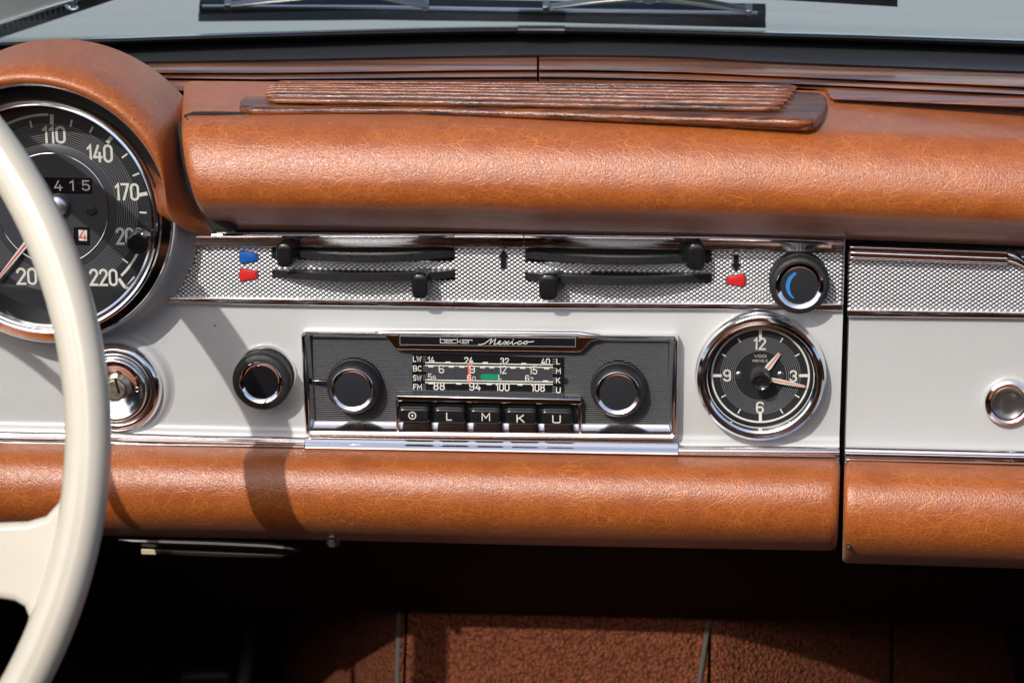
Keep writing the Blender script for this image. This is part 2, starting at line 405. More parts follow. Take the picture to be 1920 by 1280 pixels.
# chrome strip under the face
strip = thing('chrome_strip', 'long chrome strip between the grey dashboard face and the lower leather pad', 'trim', P(700, 835, 4*mm))
def band(tab_t, tab_b, x0, x1, sec, n=60, ends=True):
    rings = []
    for i in range(n+1):
        x = x0+(x1-x0)*i/n; t = sinterp(tab_t, x); b = sinterp(tab_b, x)
        rings.append([P(x, t+(b-t)*a, z) for a, z in sec])
    return grid(rings, False, ends, ends)
ST = [(-420, 797), (0, 807), (570, 819), (1005, 831), (1575, 837.5)]; SB = [(-420, 818), (0, 831), (570, 839), (1005, 849), (1575, 857)]
bead = [(0, 3*mm), (0, 6.4*mm), (.10, 7.6*mm), (.22, 8.2*mm), (.32, 7.6*mm), (.40, 6.6*mm), (.46, 6.6*mm), (.62, 8.0*mm), (.86, 9.6*mm), (.95, 9.6*mm), (1, 8.6*mm), (1, 3*mm)]
broad = [(0, 3*mm), (0, 6*mm), (.06, 7.2*mm), (.14, 7.6*mm), (.35, 8.4*mm), (.6, 9.5*mm), (.82, 10.7*mm), (.92, 11*mm), (1, 10*mm), (1, 3*mm)]
part('molding', band(ST, SB, -420, 571, bead), 'chrome', strip, angle=50)
part('molding', band([(560, 818), (1290, 829)], [(560, 841), (1290, 854)], 572, 1271, broad), 'chrome', strip, angle=50, label='broad smooth chrome length under the radio')
part('molding', band(ST, SB, 1272, 1574, bead), 'chrome', strip, angle=50)

# ------------------------------------------------------------------ leather pads
def pad(rows, shift, x0, x1, cols=90, r0=0, r1=0):
    """rows: (y at x=1000, n, left x or None, right x or None)"""
    rings = []
    for i in range(cols+1):
        t = i/cols; ring = []
        for y, n, lx, rx in rows:
            a = x0 if lx is None else lx; b = x1 if rx is None else rx
            x = a+(b-a)*t; ring.append(P(x, y+sinterp(shift, x), n))
        rings.append(ring)
    if r0:
        pre = round_ring([p.copy() for p in rings[0]], -1, r0); rings = [[q for q in r] for r in pre[::-1]]+rings
    if r1: rings = rings+round_ring(rings[-1], 1, r1)
    return grid(rings, False, bool(r0), bool(r1))
upper = thing('upper_dashboard_pad', 'long rounded tan leather pad across the top of the dashboard under the wooden vent', 'padding', P(1000, 437, 2*mm))
rowsU = [(437, 2, 428), (425, 18, 410), (412, 32, 397), (400, 41, 390), (388, 46, 385), (375, 48, 381), (357, 49, 376), (340, 48.5, 371), (320, 47.3, 366), (300, 45.5, 363), (282, 43, 360), (265, 40, 358), (250, 36, 356), (237, 31, 356), (230, 26, 356), (222, 18.5, 357), (210, 7, 358), (195, -8, 360), (178, -25, 362), (160, -43, 364)]
shU = [(340, -8), (850, -3), (1000, 0), (1300, 5), (1585, 12), (1920, 24), (2200, 36)]
part('leather_roll', pad([(y, n*mm, lx, None) for y, n, lx in rowsU], shU, 360, 2200, 110, 5*mm), 'tan_leather', upper, angle=80)
part('felt_edge', pxslab([(330, 232), (346, 221), (372, 218), (392, 330), (420, 405), (440, 436), (396, 438), (368, 380), (340, 310)], 0, 22*mm), 'felt', upper, bevel=2*mm)
part('felt_edge', tube([P(352, 226, 27*mm), P(349, 219, 20*mm), P(362, 214, 20*mm), P(400, 212.5, 20*mm), P(440, 212.5, 20*mm), P(470, 212, 20*mm)], [.8*mm, 1.1*mm, 1.1*mm, .9*mm, .7*mm, .2*mm]), 'felt', upper)
vT = P(1000, 230, 26*mm).y

# lower pads
sL = [(-500, -50), (0, -22), (250, -16), (570, -10), (1000, 0), (1570, 11), (1700, 13)]
rowsL = [(848, 2), (849, 7), (853, 12), (860, 17), (868, 21.5), (878, 25.5), (890, 28.5), (908, 31.3), (930, 33.2), (953, 33.8), (973, 32.6), (988, 29.8), (1000, 25.4), (1009, 19.8), (1016, 13), (1021, 5), (1023, -6), (1023, -20)]
lowL = thing('lower_dashboard_pad', 'wide tan leather pad below the radio ending at the dark gap', 'padding', P(800, 1020, 0), 'lower leather pads of the dashboard')
part('leather_roll', pad([(y, n*mm, None, 1560-(y-848)*.035) for y, n in rowsL], sL, -420, 1562, 100, 0, 4*mm), 'tan_leather', lowL, angle=80)
lowR = thing('lower_dashboard_pad', 'short tan leather pad under the glove box door right of the dark gap', 'padding', P(1750, 1050, 0), 'lower leather pads of the dashboard')
rowsR = [(y*1.105-848*.105+.2, n*1.02+1) for y, n in rowsL]
sR = [(1580, 13.5), (1920, 24), (2200, 34)]
part('leather_roll', pad([(y, n*mm, 1596-(y-848)*.02, None) for y, n in rowsR], sR, 1594, 2200, 50, 3.2*mm, 0), 'tan_leather', lowR, angle=80)
part('stud', lathe(P(1591, 1022, 30*mm), [(1.1*mm, 27*mm), (1.1*mm, 33*mm), (.5*mm, 33.4*mm), (0, 33.4*mm)], 12), 'soft_black', lowR)

# ------------------------------------------------------------------ instrument hood
hood = thing('instrument_hood', 'arched tan leather hood over the speedometer', 'hood', P(100, 391, 0))
ri, ro = 62.8*mm, 77.0*mm
st = []
for k in range(29):
    a = math.radians(205-(205-36)*k/28)
    st.append((Vector((SC[0]+ri*math.cos(a), SC[1]+ri*math.sin(a))), 35, Vector((SC[0]+ro*math.cos(a), SC[1]+ro*math.sin(a))), -20))
for a, ox, oy, no in ((29, 346, 236, 2), (21, 340, 282, 8), (13, 340, 318, 9)):
    a = math.radians(a); st.append((Vector((SC[0]+ri*math.cos(a), SC[1]+ri*math.sin(a))), 35, P(ox, oy, no*mm).xy, no))
for (ix, iy, ni, ox, oy, no) in [(310, 398, 32, 350, 352, 7), (324, 416, 27, 366, 382, 6), (340, 429, 21, 381, 404, 5), (358, 436, 15, 393, 420, 4), (376, 438, 10, 400, 431, 3)]:
    st.append((P(ix, iy, ni*mm).xy, ni, P(ox, oy, no*mm).xy, no))
sec = [(0.0, -26, 1), (-.02, -8, 0), (0.0, -1.5, 0), (.05, 2.5, 0), (.16, 5.5, 0), (.32, 6.8, 0), (.48, 5.6, 0), (.64, 2, 0), (.78, -5, 0), (.9, -15, .2), (.98, -30, .55), (1.0, 0, 1)]
rings = []
for i, (pi_, ni, po, no) in enumerate(st):
    ring = []; sc_ = min(1, max(.25, (ni-no)/37))
    for a, dn, f in sec:
        q = pi_+(po-pi_)*a; z = ni+dn*sc_
        if a >= .9: z = no+(ni-no)*{.9: .62, .98: .28, 1.0: 0}[a]
        if f == 1 and a == 0: z = no
        ring.append(Vector((q.x, q.y, z*mm)))
    rings.append(ring)
lst = rings[-1]; c = sum(lst, Vector())/len(lst)
rings.append([c+(p_-c)*.55+Vector((1.2*mm, -1.2*mm, 0)) for p_ in lst])
part('leather_cover', grid(rings, False, False, True), 'tan_leather', hood, sub=2)

lin = []
for k in range(97):
    a = -28+233*k/96; top = 33 if a > 30 else 33-19*min(1, (30-a)/45)
    a = math.radians(a); lin.append([Vector((SC[0]+r_*mm*math.cos(a), SC[1]+r_*mm*math.sin(a), z_*mm)) for r_, z_ in ((62.2, top), (62.1, top-12), (62.2, -10))])
part('lining', grid(lin), 'felt', hood)
# ------------------------------------------------------------------ speedometer
sp = thing('speedometer', 'large round black speedometer with chrome bezel behind the steering wheel rim', 'speedometer', P(100, 391, 0))
part('bezel', lathe(SC, [(60.8*mm, 4*mm), (60.8*mm, 24*mm), (60.3*mm, 25*mm), (56.6*mm, 27.6*mm), (56.1*mm, 29.2*mm), (55.2*mm, 29.9*mm), (54.2*mm, 29.5*mm), (53.4*mm, 28.2*mm), (52.7*mm, 28.6*mm), (51.8*mm, 28*mm), (51.5*mm, 26*mm)], 144), 'bezel_chrome', sp, angle=25)
part('inner_wall', lathe(SC, [(51.6*mm, 27*mm), (50.6*mm, 18*mm), (50*mm, 8*mm)], 96), 'gloss_black', sp)
ND = 8*mm
dial = part('dial', lathe(SC, [(0, ND), (51*mm, ND)], 96), 'dial_black', sp)
Q = 1/3950.0
part('raised_disc', lathe(SC, [(31*mm, ND+.0001), (29.5*mm, ND+.6*mm), (27.3*mm, ND+.9*mm), (27*mm, ND+1.3*mm), (26.5*mm, ND+1.3*mm), (0, ND+1.3*mm)], 96), 'dial_grey', sp, angle=30)
part('ring', ring_line(SC, 26.8*mm, .5*mm, ND+1.3*mm), 'chrome', sp)
lines = [ring_line(SC, (119+4.1*i)*Q, .8*Q, ND) for i in range(11)]
part('groove_lines', join(*lines), 'grey_line', sp, kind='stuff')
def polar(cx, cy, r, a): return (cx+r*math.cos(a), cy-r*.966*math.sin(a))
def tick(cx, cy, x, y, r0, r1, w, n):
    a = math.atan2((cy-y)/.966, x-cx); return pxline([polar(cx, cy, r0, a), polar(cx, cy, r1, a)], w, n)
small = [(57, 229), (134, 229), (171, 244), (233, 293), (256, 327), (276, 399), (250, 500), (20, 245), (-15, 268)]; bigt = [(97, 222), (205, 263), (270, 364)]
part('tick_marks', join(*[tick(100, 391, x, y, 163, 174, 3.2, ND) for x, y in small], *[tick(100, 391, x, y, 165, 180, 7, ND) for x, y in bigt],
     pxline([(224, 524), (236, 541), (252, 521)], 6, ND), lathe(SC, [(44.4*mm, ND+.05*mm), (45*mm, ND+.12*mm), (45.6*mm, ND+.05*mm)], 40, None, math.radians(90), math.radians(195)),
     lathe(SC, [(44.4*mm, ND+.05*mm), (45*mm, ND+.14*mm), (45.6*mm, ND+.05*mm)], 24, None, math.radians(-46), math.radians(-24))), 'ivory_print', sp, kind='stuff')
for s_, x, y, h_, wd in [('110', 101, 253, 28, 40), ('140', 187, 288, 29, 45), ('170', 238, 360, 28, 42), ('200', 243, 443, 28, 48), ('220', 194, 520, 28, 50), ('20', 50, 518, 28, 35)]:
    part('numeral', text(s_, x, y, h_, 4.5, ND+.08*mm, wd), 'ivory_print', sp)
# odometer
NO = ND+1.3*mm
odo = part('odometer', pxslab([(60, 332), (172, 334), (172, 364), (60, 362)], NO, NO+.35*mm), 'gloss_black', sp, False)
for ch, x in (('4', 109), ('1', 134.5), ('5', 161)):
    part('digit', text(ch, x, 348, 17, 2.6, NO+.4*mm, 13 if ch != '1' else 6), 'ivory_print', odo)
trip = part('trip_counter', pxslab([(138, 426), (168, 426), (168, 460), (138, 459)], NO, NO+.35*mm), 'gloss_black', sp, False)
part('counter_wheel', pxslab([(147, 431), (163, 432), (163, 452), (148, 451)], NO+.35*mm, NO+.5*mm), 'ivory_print', trip, False)
part('digit', text('4', 155.5, 441.5, 17, 2.6, NO+.52*mm, 13), 'red_print', trip)
part('reset_stud', lathe(P(172, 395, NO), [(9*Q, NO), (9*Q, NO+1*mm), (6*Q, NO+1.6*mm), (0, NO+1.6*mm)], 24), 'dial_black', sp)
tipx, tipy = -12, 533
hub = P(106, 386, NO+3*mm)
tip = P(tipx, tipy, NO+2*mm); d_ = (tip-hub).xy.normalized(); pe = Vector((-d_.y, d_.x))
nd = part('needle', slab([hub.xy+pe*2.2*mm, hub.xy-pe*2.2*mm, tip.xy-pe*.5*mm, tip.xy+pe*.5*mm], NO+2*mm, NO+2.6*mm), 'ivory_print', sp, False)
part('needle_stripe', slab([hub.xy+pe*.55*mm, hub.xy-pe*.55*mm, tip.xy-pe*.25*mm, tip.xy+pe*.25*mm], NO+2.6*mm, NO+2.75*mm), 'red_print', nd, False)
part('hub', lathe(hub, [(5.4*mm, NO), (5.4*mm, NO+2.6*mm), (4.9*mm, NO+3.6*mm), (3.4*mm, NO+4.5*mm), (0, NO+5*mm)], 40), 'bright_trim', sp)
part('glass', lathe(SC, [(52*mm, 27*mm), (40*mm, 28.3*mm), (25*mm, 29.2*mm), (10*mm, 29.7*mm), (0, 29.8*mm)], 64), 'clear_glass', sp, angle=180)
kc = P(257, 457, 41*mm)
tk = part('trip_knob', lathe(kc, [(3.4*mm, 28*mm), (3.4*mm, 31*mm), (5.3*mm, 31.5*mm), (5.5*mm, 38.5*mm), (5*mm, 40.4*mm), (3.2*mm, 41*mm), (0, 40.4*mm)], 48, lambda i, k: 1-.07*(i % 6 < 2) if k in (2, 3) else 1), 'gloss_black', sp, angle=40)

# ------------------------------------------------------------------ steering wheel
WT = math.radians(19)
wn = Vector((0, math.sin(WT), math.cos(WT))); wa = Vector((1, 0, 0)); wb = wn.cross(wa)
WCEN = P(-743, 830, .180)
wheel = thing('steering_wheel', 'ivory steering wheel with broad spoke cut off by the left edge', 'steering wheel', WCEN)
def wheel_pt(r, a, h): return WCEN+wa*(r*math.cos(a))+wb*(r*math.sin(a))+wn*h
RC = .2065
def rim(nseg=160, k=56):
    rings = []
    for i in range(nseg):
        a = 2*PI*i/nseg; rr = []
        for j in range(k):
            f = 2*PI*j/k; ex = 2.25
            x = math.copysign(abs(math.cos(f))**(2/ex), math.cos(f))*9.3*mm; y = math.copysign(abs(math.sin(f))**(2/ex), math.sin(f))*11*mm
            y -= 0.55*mm*(math.exp(-((x-1.6*mm)/.6e-3)**2)+.8*math.exp(-((x+1.9*mm)/.6e-3)**2))*(1 if y > 0 else 0)
            rr.append(wheel_pt(RC+x, a, y))
        rings.append(rr)
    rings.append(rings[0]); return grid(rings, True)
part('rim', rim(), 'ivory_bakelite', wheel, angle=180)
for dx_ in (1.6, -1.9):
    part('seam', grid([[wheel_pt(RC+dx_*mm+e_*mm, 2*PI*i/160, (10.42+z_)*mm) for e_, z_ in ((-.32, 0), (0, .06), (.32, 0))] for i in range(161)]), 'stain_line', wheel)
def wslab(pts, h0, h1):
    q = [PP(x, y, WCEN+wn*h1, wn) for x, y in pts]; n_ = len(q)
    V = [p_-wn*(h1-h0) for p_ in q]+q
    return V, [tuple(range(n_))[::-1], tuple(range(n_, 2*n_))]+[(i, (i+1) % n_, (i+1) % n_+n_, i+n_) for i in range(n_)]
spoke_px = [(-620, 1000), (-200, 984), (0, 979), (50, 977), (84, 967), (107, 942), (120, 897), (160, 890), (150, 1050), (100, 1180), (40, 1262), (4, 1266), (30, 1210), (46, 1178), (51, 1155), (44, 1137), (25, 1126), (0, 1122), (-200, 1124), (-620, 1150)]
part('spoke', wslab(spoke_px, -6*mm, 3.5*mm), 'ivory_bakelite', wheel, bevel=3*mm, seg=4)
vs, fs = wslab(spoke_px, -6*mm, 3.5*mm)
part('spoke', ([p_-wa*2*((p_-WCEN).dot(wa)) for p_ in vs], fs), 'ivory_bakelite', wheel, bevel=3*mm, seg=4)
def wlathe(prof, seg=64): return grid([[wheel_pt(r, 2*PI*i/seg, h) for r, h in prof] for i in range(seg)]+[[wheel_pt(r, 0, h) for r, h in prof]])
part('hub_pad', wlathe([(60*mm, -25*mm), (62*mm, 0), (55*mm, 14*mm), (30*mm, 22*mm), (0, 24*mm)]), 'ivory_bakelite', wheel)
part('horn_ring', wlathe([(130*mm+3*mm*math.cos(a), 12*mm+3*mm*math.sin(a)) for a in [2*PI*i/10 for i in range(11)]], 96), 'chrome', wheel)
part('column', grid([[wheel_pt(r, 2*PI*i/32, h) for r, h in ((35*mm, -20*mm), (32*mm, -190*mm))] for i in range(33)]), 'soft_black', wheel)

# ------------------------------------------------------------------ knobs and lock
def knob(root, cx, cy, R, nb, nf, ringr, capr, capmat='gloss_black', blue=False):
    """turned knob; radii in pixels at the front face, nb..nf in metres"""
    c = P(cx, cy, nf); s = (D-nf)/F; R *= s; ringr *= s; capr *= s; L = nf-nb
    g = part('grip', lathe(c, [(R*.80, nb), (R*.97, nb+.6*mm), (R*.985, nb+L*.12), (R*.985, nb+L*.45), (R*.96, nb+L*.5), (R, nb+L*.58), (R*1.0, nb+L*.74), (R*.97, nb+L*.88), (R*.9, nf-.1*mm), (ringr*1.03, nf), (ringr*.99, nf-.6*mm)], 144, lambda i, k: (1-.022*(i % 3 == 0)) if k in (2, 3) else 1), 'black_rubber', root, angle=50)
    part('ring', lathe(c, [(ringr, nf-.7*mm), (ringr, nf+.35*mm), (ringr*.975, nf+.6*mm), (capr*1.03, nf-.1*mm), (capr*.99, nf-.5*mm)], 96), 'chrome', root, angle=40)
    part('cap', lathe(c, [(capr, nf-.6*mm), (capr*.97, nf-.25*mm), (capr*.6, nf-.12*mm), (0, nf-.05*mm)], 64), capmat, root)
    return c
pk = thing('pull_knob', 'round black knob with chrome ring left of the radio', 'knob', P(500, 700, 0))
knob(pk, 489, 717, 56.5, 5.5*mm, 14.5*mm, 41, 33)
kc0 = P(489, 717, 14.5*mm)
part('collar', lathe(kc0, [(15*mm, 0), (15*mm, 1.6*mm), (14.2*mm, 2.8*mm), (12.6*mm, 3*mm), (12*mm, 4*mm), (12*mm, 8*mm)], 72), 'bezel_chrome', pk)
bk = thing('blower_knob', 'round black knob with a blue crescent above the clock', 'knob', P(1500, 521, 0))
kc1 = knob(bk, 1499, 536, 55.5, 6*mm, 15*mm, 43.5, 34.5, 'dial_black')
part('backing_disc', lathe(kc1, [(14*mm, 1*mm), (14*mm, 4.2*mm), (13.2*mm, 5*mm), (11*mm, 5*mm), (11*mm, 7*mm)], 96), 'soft_black', bk)
pts = []
cN = 15*mm
for i in range(13):
    a = math.radians(118+i*(233-118)/12); wd = 3.2*math.sin(PI*(i+1.6)/15.2)+1.3*(1-i/12)
    pts.append((a, wd))
cres = [polar(1508, 541, 29+w_, a) for a, w_ in pts]+[polar(1508, 541, 29-w_, a) for a, w_ in pts[::-1]]
part('crescent_mark', pxslab([(x-2, y-4) for x, y in cres], cN-.1*mm, cN+.12*mm), 'blue_paint', bk, False)

ig = thing('ignition_lock', 'chrome ignition lock with key slot half hidden by the wheel rim', 'lock', P(222, 722, 0))
ic = P(222, 722, 0)
part('escutcheon', lathe(ic, [(22.6*mm, 2*mm), (22.6*mm, 4*mm), (22*mm, 6*mm), (20.4*mm, 7.6*mm), (18.4*mm, 8*mm), (17*mm, 7*mm), (16.6*mm, 5.6*mm)], 96), 'bezel_chrome', ig, angle=60)
part('barrel', lathe(ic, [(16.4*mm, 5*mm), (15.9*mm, 9.4*mm), (15*mm, 10.2*mm), (14*mm, 10*mm), (11*mm, 8.4*mm), (7.5*mm, 6.2*mm), (5.2*mm, 5.8*mm), (5*mm, 5*mm)], 96), 'satin_chrome', ig, angle=60)
part('groove', lathe(ic, [(17*mm, 5.2*mm), (16.2*mm, 5.2*mm)], 64), 'void_black', ig)
co = part('key_cylinder', lathe(ic, [(4.9*mm, 5*mm), (4.9*mm, 8.2*mm), (4.4*mm, 8.6*mm), (0, 8.6*mm)], 40), 'brass_worn', ig)
part('key_slot', pxslab([(213, 708), (218, 708), (226, 737), (221, 738)], 8.2*mm, 8.75*mm), 'void_black', co, False)
part('engraving', join(pxline([(252, 710), (256, 707), (258, 714)], 1.6, 10.2*mm), pxline(arc(257, 730, 4, 4, 0, 360, 10), 1.4, 10.2*mm)), 'steel_dark', ig)

# ------------------------------------------------------------------ heater controls
hc = thing('heater_control_panel', 'knurled metal heater control strip with four black levers under the upper pad', 'control panel', P(940, 510, 0))
HT = [(330, 438), (850, 437), (982, 438), (1400, 444), (1584, 451)]; HB = [(300, 568.5), (313, 569), (850, 577), (982, 578.5), (1400, 580.5), (1582, 583)]
KT = [(330, 464), (850, 465), (1000, 466), (1400, 471), (1584, 475)]; KB = [(300, 557), (850, 563), (1000, 565), (1400, 568), (1584, 569)]
NP = 2.2*mm
leftc = [(366, 442), (369, 465), (363, 490), (350, 520), (333, 551), (316, 568)]
outl = leftc+[(850, 576), (1200, 578), (1576, 582), (1583, 452), (1200, 441), (850, 438)]
part('base_plate', pxslab(outl, 0, NP-.35*mm), 'scuffed_chrome', hc, False)
topsec = [(0, 0), (0, 5.6*mm), (.06, 6.6*mm), (.16, 6.9*mm), (.26, 6.0*mm), (.34, 5.5*mm), (.92, 5.55*mm), (1, 4.8*mm), (1, 1*mm)]
botsec = [(0, 1*mm), (0, 3.6*mm), (.12, 4.1*mm), (.22, 4.2*mm), (.9, 4.1*mm), (1, 3.6*mm), (1, 0)]
for a, b in ((367, 849.5), (851, 981), (983, 1582)):
    part('top_rail', band(HT, KT, a, b, topsec, 40), 'scuffed_chrome', hc, angle=40)
for a, b in ((318, 850.5), (852, 981.5), (983, 1579)):
    part('bottom_rail', band(KB, HB, a, b, botsec, 40), 'scuffed_chrome', hc, angle=40)
def inside(poly, x, y):
    r = False; j = len(poly)-1
    for i in range(len(poly)):
        (xi, yi), (xj, yj) = poly[i], poly[j]
        if (yi > y) != (yj > y) and x < (xj-xi)*(y-yi)/(yj-yi)+xi: r = not r
        j = i
    return r
def knurl(poly_px, n, holes=(), du=11.0*Q*1.0, dv=3.85*Q/.966):
    poly = [tuple(P(x, y, n).xy) for x, y in poly_px]; hl = [[tuple(P(x, y, n).xy) for x, y in h] for h in holes]
    u0 = min(a for a, b in poly); u1 = max(a for a, b in poly); v0 = min(b for a, b in poly); v1 = max(b for a, b in poly)
    V, Fc = [], []; r = 0; v = v0
    while v < v1:
        u = u0+(du/2 if r % 2 else 0)
        while u < u1:
            if inside(poly, u, v) and not any(inside(h, u, v) for h in hl):
                k = len(V); jt = random.uniform(.9, 1.08)
                V += [Vector((u-du/2, v, n)), Vector((u, v-dv, n)), Vector((u+du/2, v, n)), Vector((u, v+dv, n))]
                V += [Vector((u+du*.5*a*.82, v+dv*b*.82, n+.13*mm*jt)) for a, b in ((-1, 0), (0, -1), (1, 0), (0, 1))]+[Vector((u, v, n+.20*mm*jt))]
                Fc += [(k+q_, k+(q_+1) % 4, k+4+(q_+1) % 4, k+4+q_) for q_ in range(4)]+[(k+4+q_, k+4+(q_+1) % 4, k+8) for q_ in range(4)]
            u += du
        v += dv; r += 1
    return V, Fc
slots = [[(508, 458), (851, 460), (851, 489), (508, 486)], [(510, 505), (852, 508), (852, 526), (510, 521)],
         [(985, 462), (1334, 466), (1334, 493), (985, 491)], [(985, 511), (1335, 512), (1335, 530), (985, 528)]]
flats = []
kp = [(370, 462), (364, 490), (351, 520), (331, 553), (322, 563), (850, 568), (1200, 570), (1577, 573), (1582, 470), (1200, 463), (850, 460)]
part('knurling', knurl(kp, NP-.3*mm, slots+flats), 'knurled_metal', hc, True, kind='stuff', angle=70)
for s_ in slots: part('slot', pxslab(s_, 0, NP-.2*mm), 'void_black', hc, False)
def lever(p0, p1, bow, h, grip):
    n0 = 3*mm; rings = []
    for i in range(25):
        t = i/24; x = p0[0]+(p1[0]-p0[0])*t; y = p0[1]+(p1[1]-p0[1])*t; b = math.sin(PI*t)**.8*bow; n = n0+b*1.35
        q0 = P(x, y, n0); hv = h*Q*.5
        rings.append([Vector((q0.x, q0.y+hv, n-5*mm)), Vector((q0.x, q0.y+hv, n)), Vector((q0.x, q0.y+hv*.8, n+.5*mm)), Vector((q0.x, q0.y-hv*.8, n+.5*mm)), Vector((q0.x, q0.y-hv, n)), Vector((q0.x, q0.y-hv, n-5*mm))])
    L = part('lever', grid(rings, True, True, True), 'lever_black', hc, angle=30)
    (bx, by, bw, bh), (tx, ty, tw, th_) = grip
    rg = []
    for k_ in range(7):
        f = k_/6; rg.append(ringpx(bx+(tx-bx)*f, by+(ty-by)*f, bw+(tw-bw)*f, bh+(th_-bh)*f, (3+12.5*f)*mm, 3.4, 36))
    for ds, nn in ((.93, 16.2), (.8, 16.7), (.5, 16.9), (.2, 16.9)): rg.append(ringpx(tx, ty, tw*ds, th_*ds, nn*mm, 3.2, 36))
    part('grip', grid(rg, True, True, True), 'black_plastic', L, angle=75)
lever((535, 474), (850, 475), 8.5*mm, 14, ((549, 463, 20, 19), (533, 478, 15, 23)))
lever((512, 511), (851, 513), 8.5*mm, 14, ((795, 520, 15, 17), (787, 536, 15.5, 24)))
lever((986, 477), (1332, 481), 8.5*mm, 14, ((1289, 467, 20, 18), (1305, 481, 16.5, 26)))
lever((988, 517), (1334, 519), 8.5*mm, 14, ((1041, 523, 20, 17), (1028, 538, 18, 25)))
def cone_mark(x0, x1, h0, h1, cy, mat):                       # h0/h1 half heights at the two ends
    q = [(x0, cy-h0), (x1, cy-h1), (x1+(2 if x1 > x0 else -2)*.5, cy), (x1, cy+h1), (x0, cy+h0), (x0-(3 if x1 > x0 else -3), cy+h0*.5), (x0-(4 if x1 > x0 else -4), cy), (x0-(3 if x1 > x0 else -3), cy-h0*.5)]
    base = [P(x, y, NP+.05*mm) for x, y in q]; c = sum(base, Vector())/len(base)
    top = [c+(p_-c)*.72+Vector((0, 0, 1.1*mm)) for p_ in base]
    m_ = part('marker_rim', grid([[c+(p_-c)*1.12+Vector((0, 0, -.2*mm)) for p_ in base], [c+(p_-c)*1.1+Vector((0, 0, .35*mm)) for p_ in base]], True, False, True), 'steel_dark', hc, False)
    part('temperature_marker', grid([[p_+Vector((0, 0, .36*mm)) for p_ in base], [c+(p_-c)*.9+Vector((0, 0, .9*mm)) for p_ in base], top], True, False, True), mat, hc, angle=40)
cone_mark(453, 482, 12, 7, 482, 'blue_enamel'); cone_mark(453, 482, 12, 7, 515, 'red_enamel'); cone_mark(1394, 1364, 12, 7, 525, 'red_enamel')
def arrow(cx, y0, y1, up):
    tipy_, basey = (y0, y1) if up else (y1, y0); s_ = 1 if up else -1
    part('arrow_rim', join(pxslab([(cx, tipy_-s_*3), (cx+12, tipy_+s_*16), (cx-12, tipy_+s_*16)], NP-.3*mm, NP+.25*mm), pxslab([(cx-6, tipy_+s_*12), (cx+6, tipy_+s_*12), (cx+6, basey+s_*1.5), (cx-6, basey+s_*1.5)], NP-.3*mm, NP+.22*mm)), 'bright_trim', hc, False)
    part('arrow', join(pxslab([(cx, tipy_), (cx+9.5, tipy_+s_*15), (cx-9.5, tipy_+s_*15)], NP-.2*mm, NP+.75*mm), pxslab([(cx-4.4, tipy_+s_*10), (cx+4.4, tipy_+s_*10), (cx+4.4, basey), (cx-4.4, basey)], NP-.2*mm, NP+.7*mm)), 'black_plastic', hc, False)
arrow(944, 468, 503, True); arrow(1380, 477, 509, False)

# ------------------------------------------------------------------ radio
rd = thing('radio', 'chrome framed car radio with two round knobs and five push buttons in the dashboard centre', 'radio', P(918, 720, 0))
def rrect(l, t, r, b, rad, n):
    TL, TR, BR, BL = (563, 614), (1273, 622), (1270.5, 826), (571.5, 819)
    TL = (TL[0]+l, TL[1]+t); TR = (TR[0]-r, TR[1]+t); BR = (BR[0]-r, BR[1]-b); BL = (BL[0]+l, BL[1]-b); out = []
    for (x, y), a0 in ((TL, 180), (TR, 90), (BR, 0), (BL, -90)):
        sx = 1 if a0 in (180, -90) else -1; sy = 1 if a0 in (180, 90) else -1
        for i in range(7):
            a = math.radians(a0-90*i/6); out.append(P(x+sx*rad+rad*math.cos(a), y+sy*rad-rad*math.sin(a), n))
    return out
part('bezel', grid([rrect(5, 0, 1, 8, 9, 0), rrect(2, 4, 1, 3, 9, 5*mm), rrect(1, 7, 1.5, 1, 9, 7.4*mm), rrect(2.5, 9.5, 2.5, 2.5, 9, 8.8*mm), rrect(5, 11, 4.5, 6, 8, 9.2*mm), rrect(9, 13, 8, 11, 6, 8.6*mm), rrect(12, 15, 11, 14.5, 4, 7.4*mm), rrect(18, 17.5, 17, 29, 2, 5.35*mm), rrect(20, 19, 19, 31, 1.5, 3*mm), rrect(22, 21, 21, 32, 1, 2*mm)], True), 'bezel_chrome', rd, angle=35)
NF = 3*mm
part('face', pxslab([(583, 632), (1255, 640), (1253, 798), (588, 790)], 0, NF), 'dial_black', rd, False)
rib, edge = [], []
for k in range(44):
    f = k/43; yl = 635+(788-635)*f; yr = 642+(795-642)*f; hh = .42*3.5
    def L3(y0, y1, na, nb_): return [[P(586, yl+y0, na), P(1253, yr+y0, na)], [P(586, yl+y1, nb_), P(1253, yr+y1, nb_)]]
    a, b, c_, d2_ = P(587, yl-hh, NF), P(1252.5, yr-hh, NF), P(587, yl, NF+.55*mm), P(1252.5, yr, NF+.55*mm); e_, f_ = P(587, yl+hh, NF), P(1252.5, yr+hh, NF)
    rib.append(([a, b, d2_, c_, e_, f_], [(0, 1, 2, 3), (3, 2, 5, 4)]))
    edge.append(ribbon([P(587, yl, NF+.55*mm).xy, P(1252.5, yr, NF+.55*mm).xy], .9*Q, NF+.55*mm, .00008))
part('ribbing', join(*rib), 'dial_black', rd, False, kind='stuff')
part('rib_highlight', join(*edge), 'rib_grey', rd, False, kind='stuff')
part('name_bar', pxslab([(700, 622), (722, 632), (742, 655), (750, 656.5), (1083, 661), (1091, 659), (1108, 642), (1130, 636), (1130, 628), (1083, 622), (750, 620)], 2*mm, 8*mm), 'chrome', rd, bevel=.9*mm, seg=3)
npl = part('name_plate', pxslab([(746, 626), (1083, 630), (1083, 653), (746, 649)], 7*mm, 8.6*mm), 'gloss_black', rd, bevel=.3*mm)
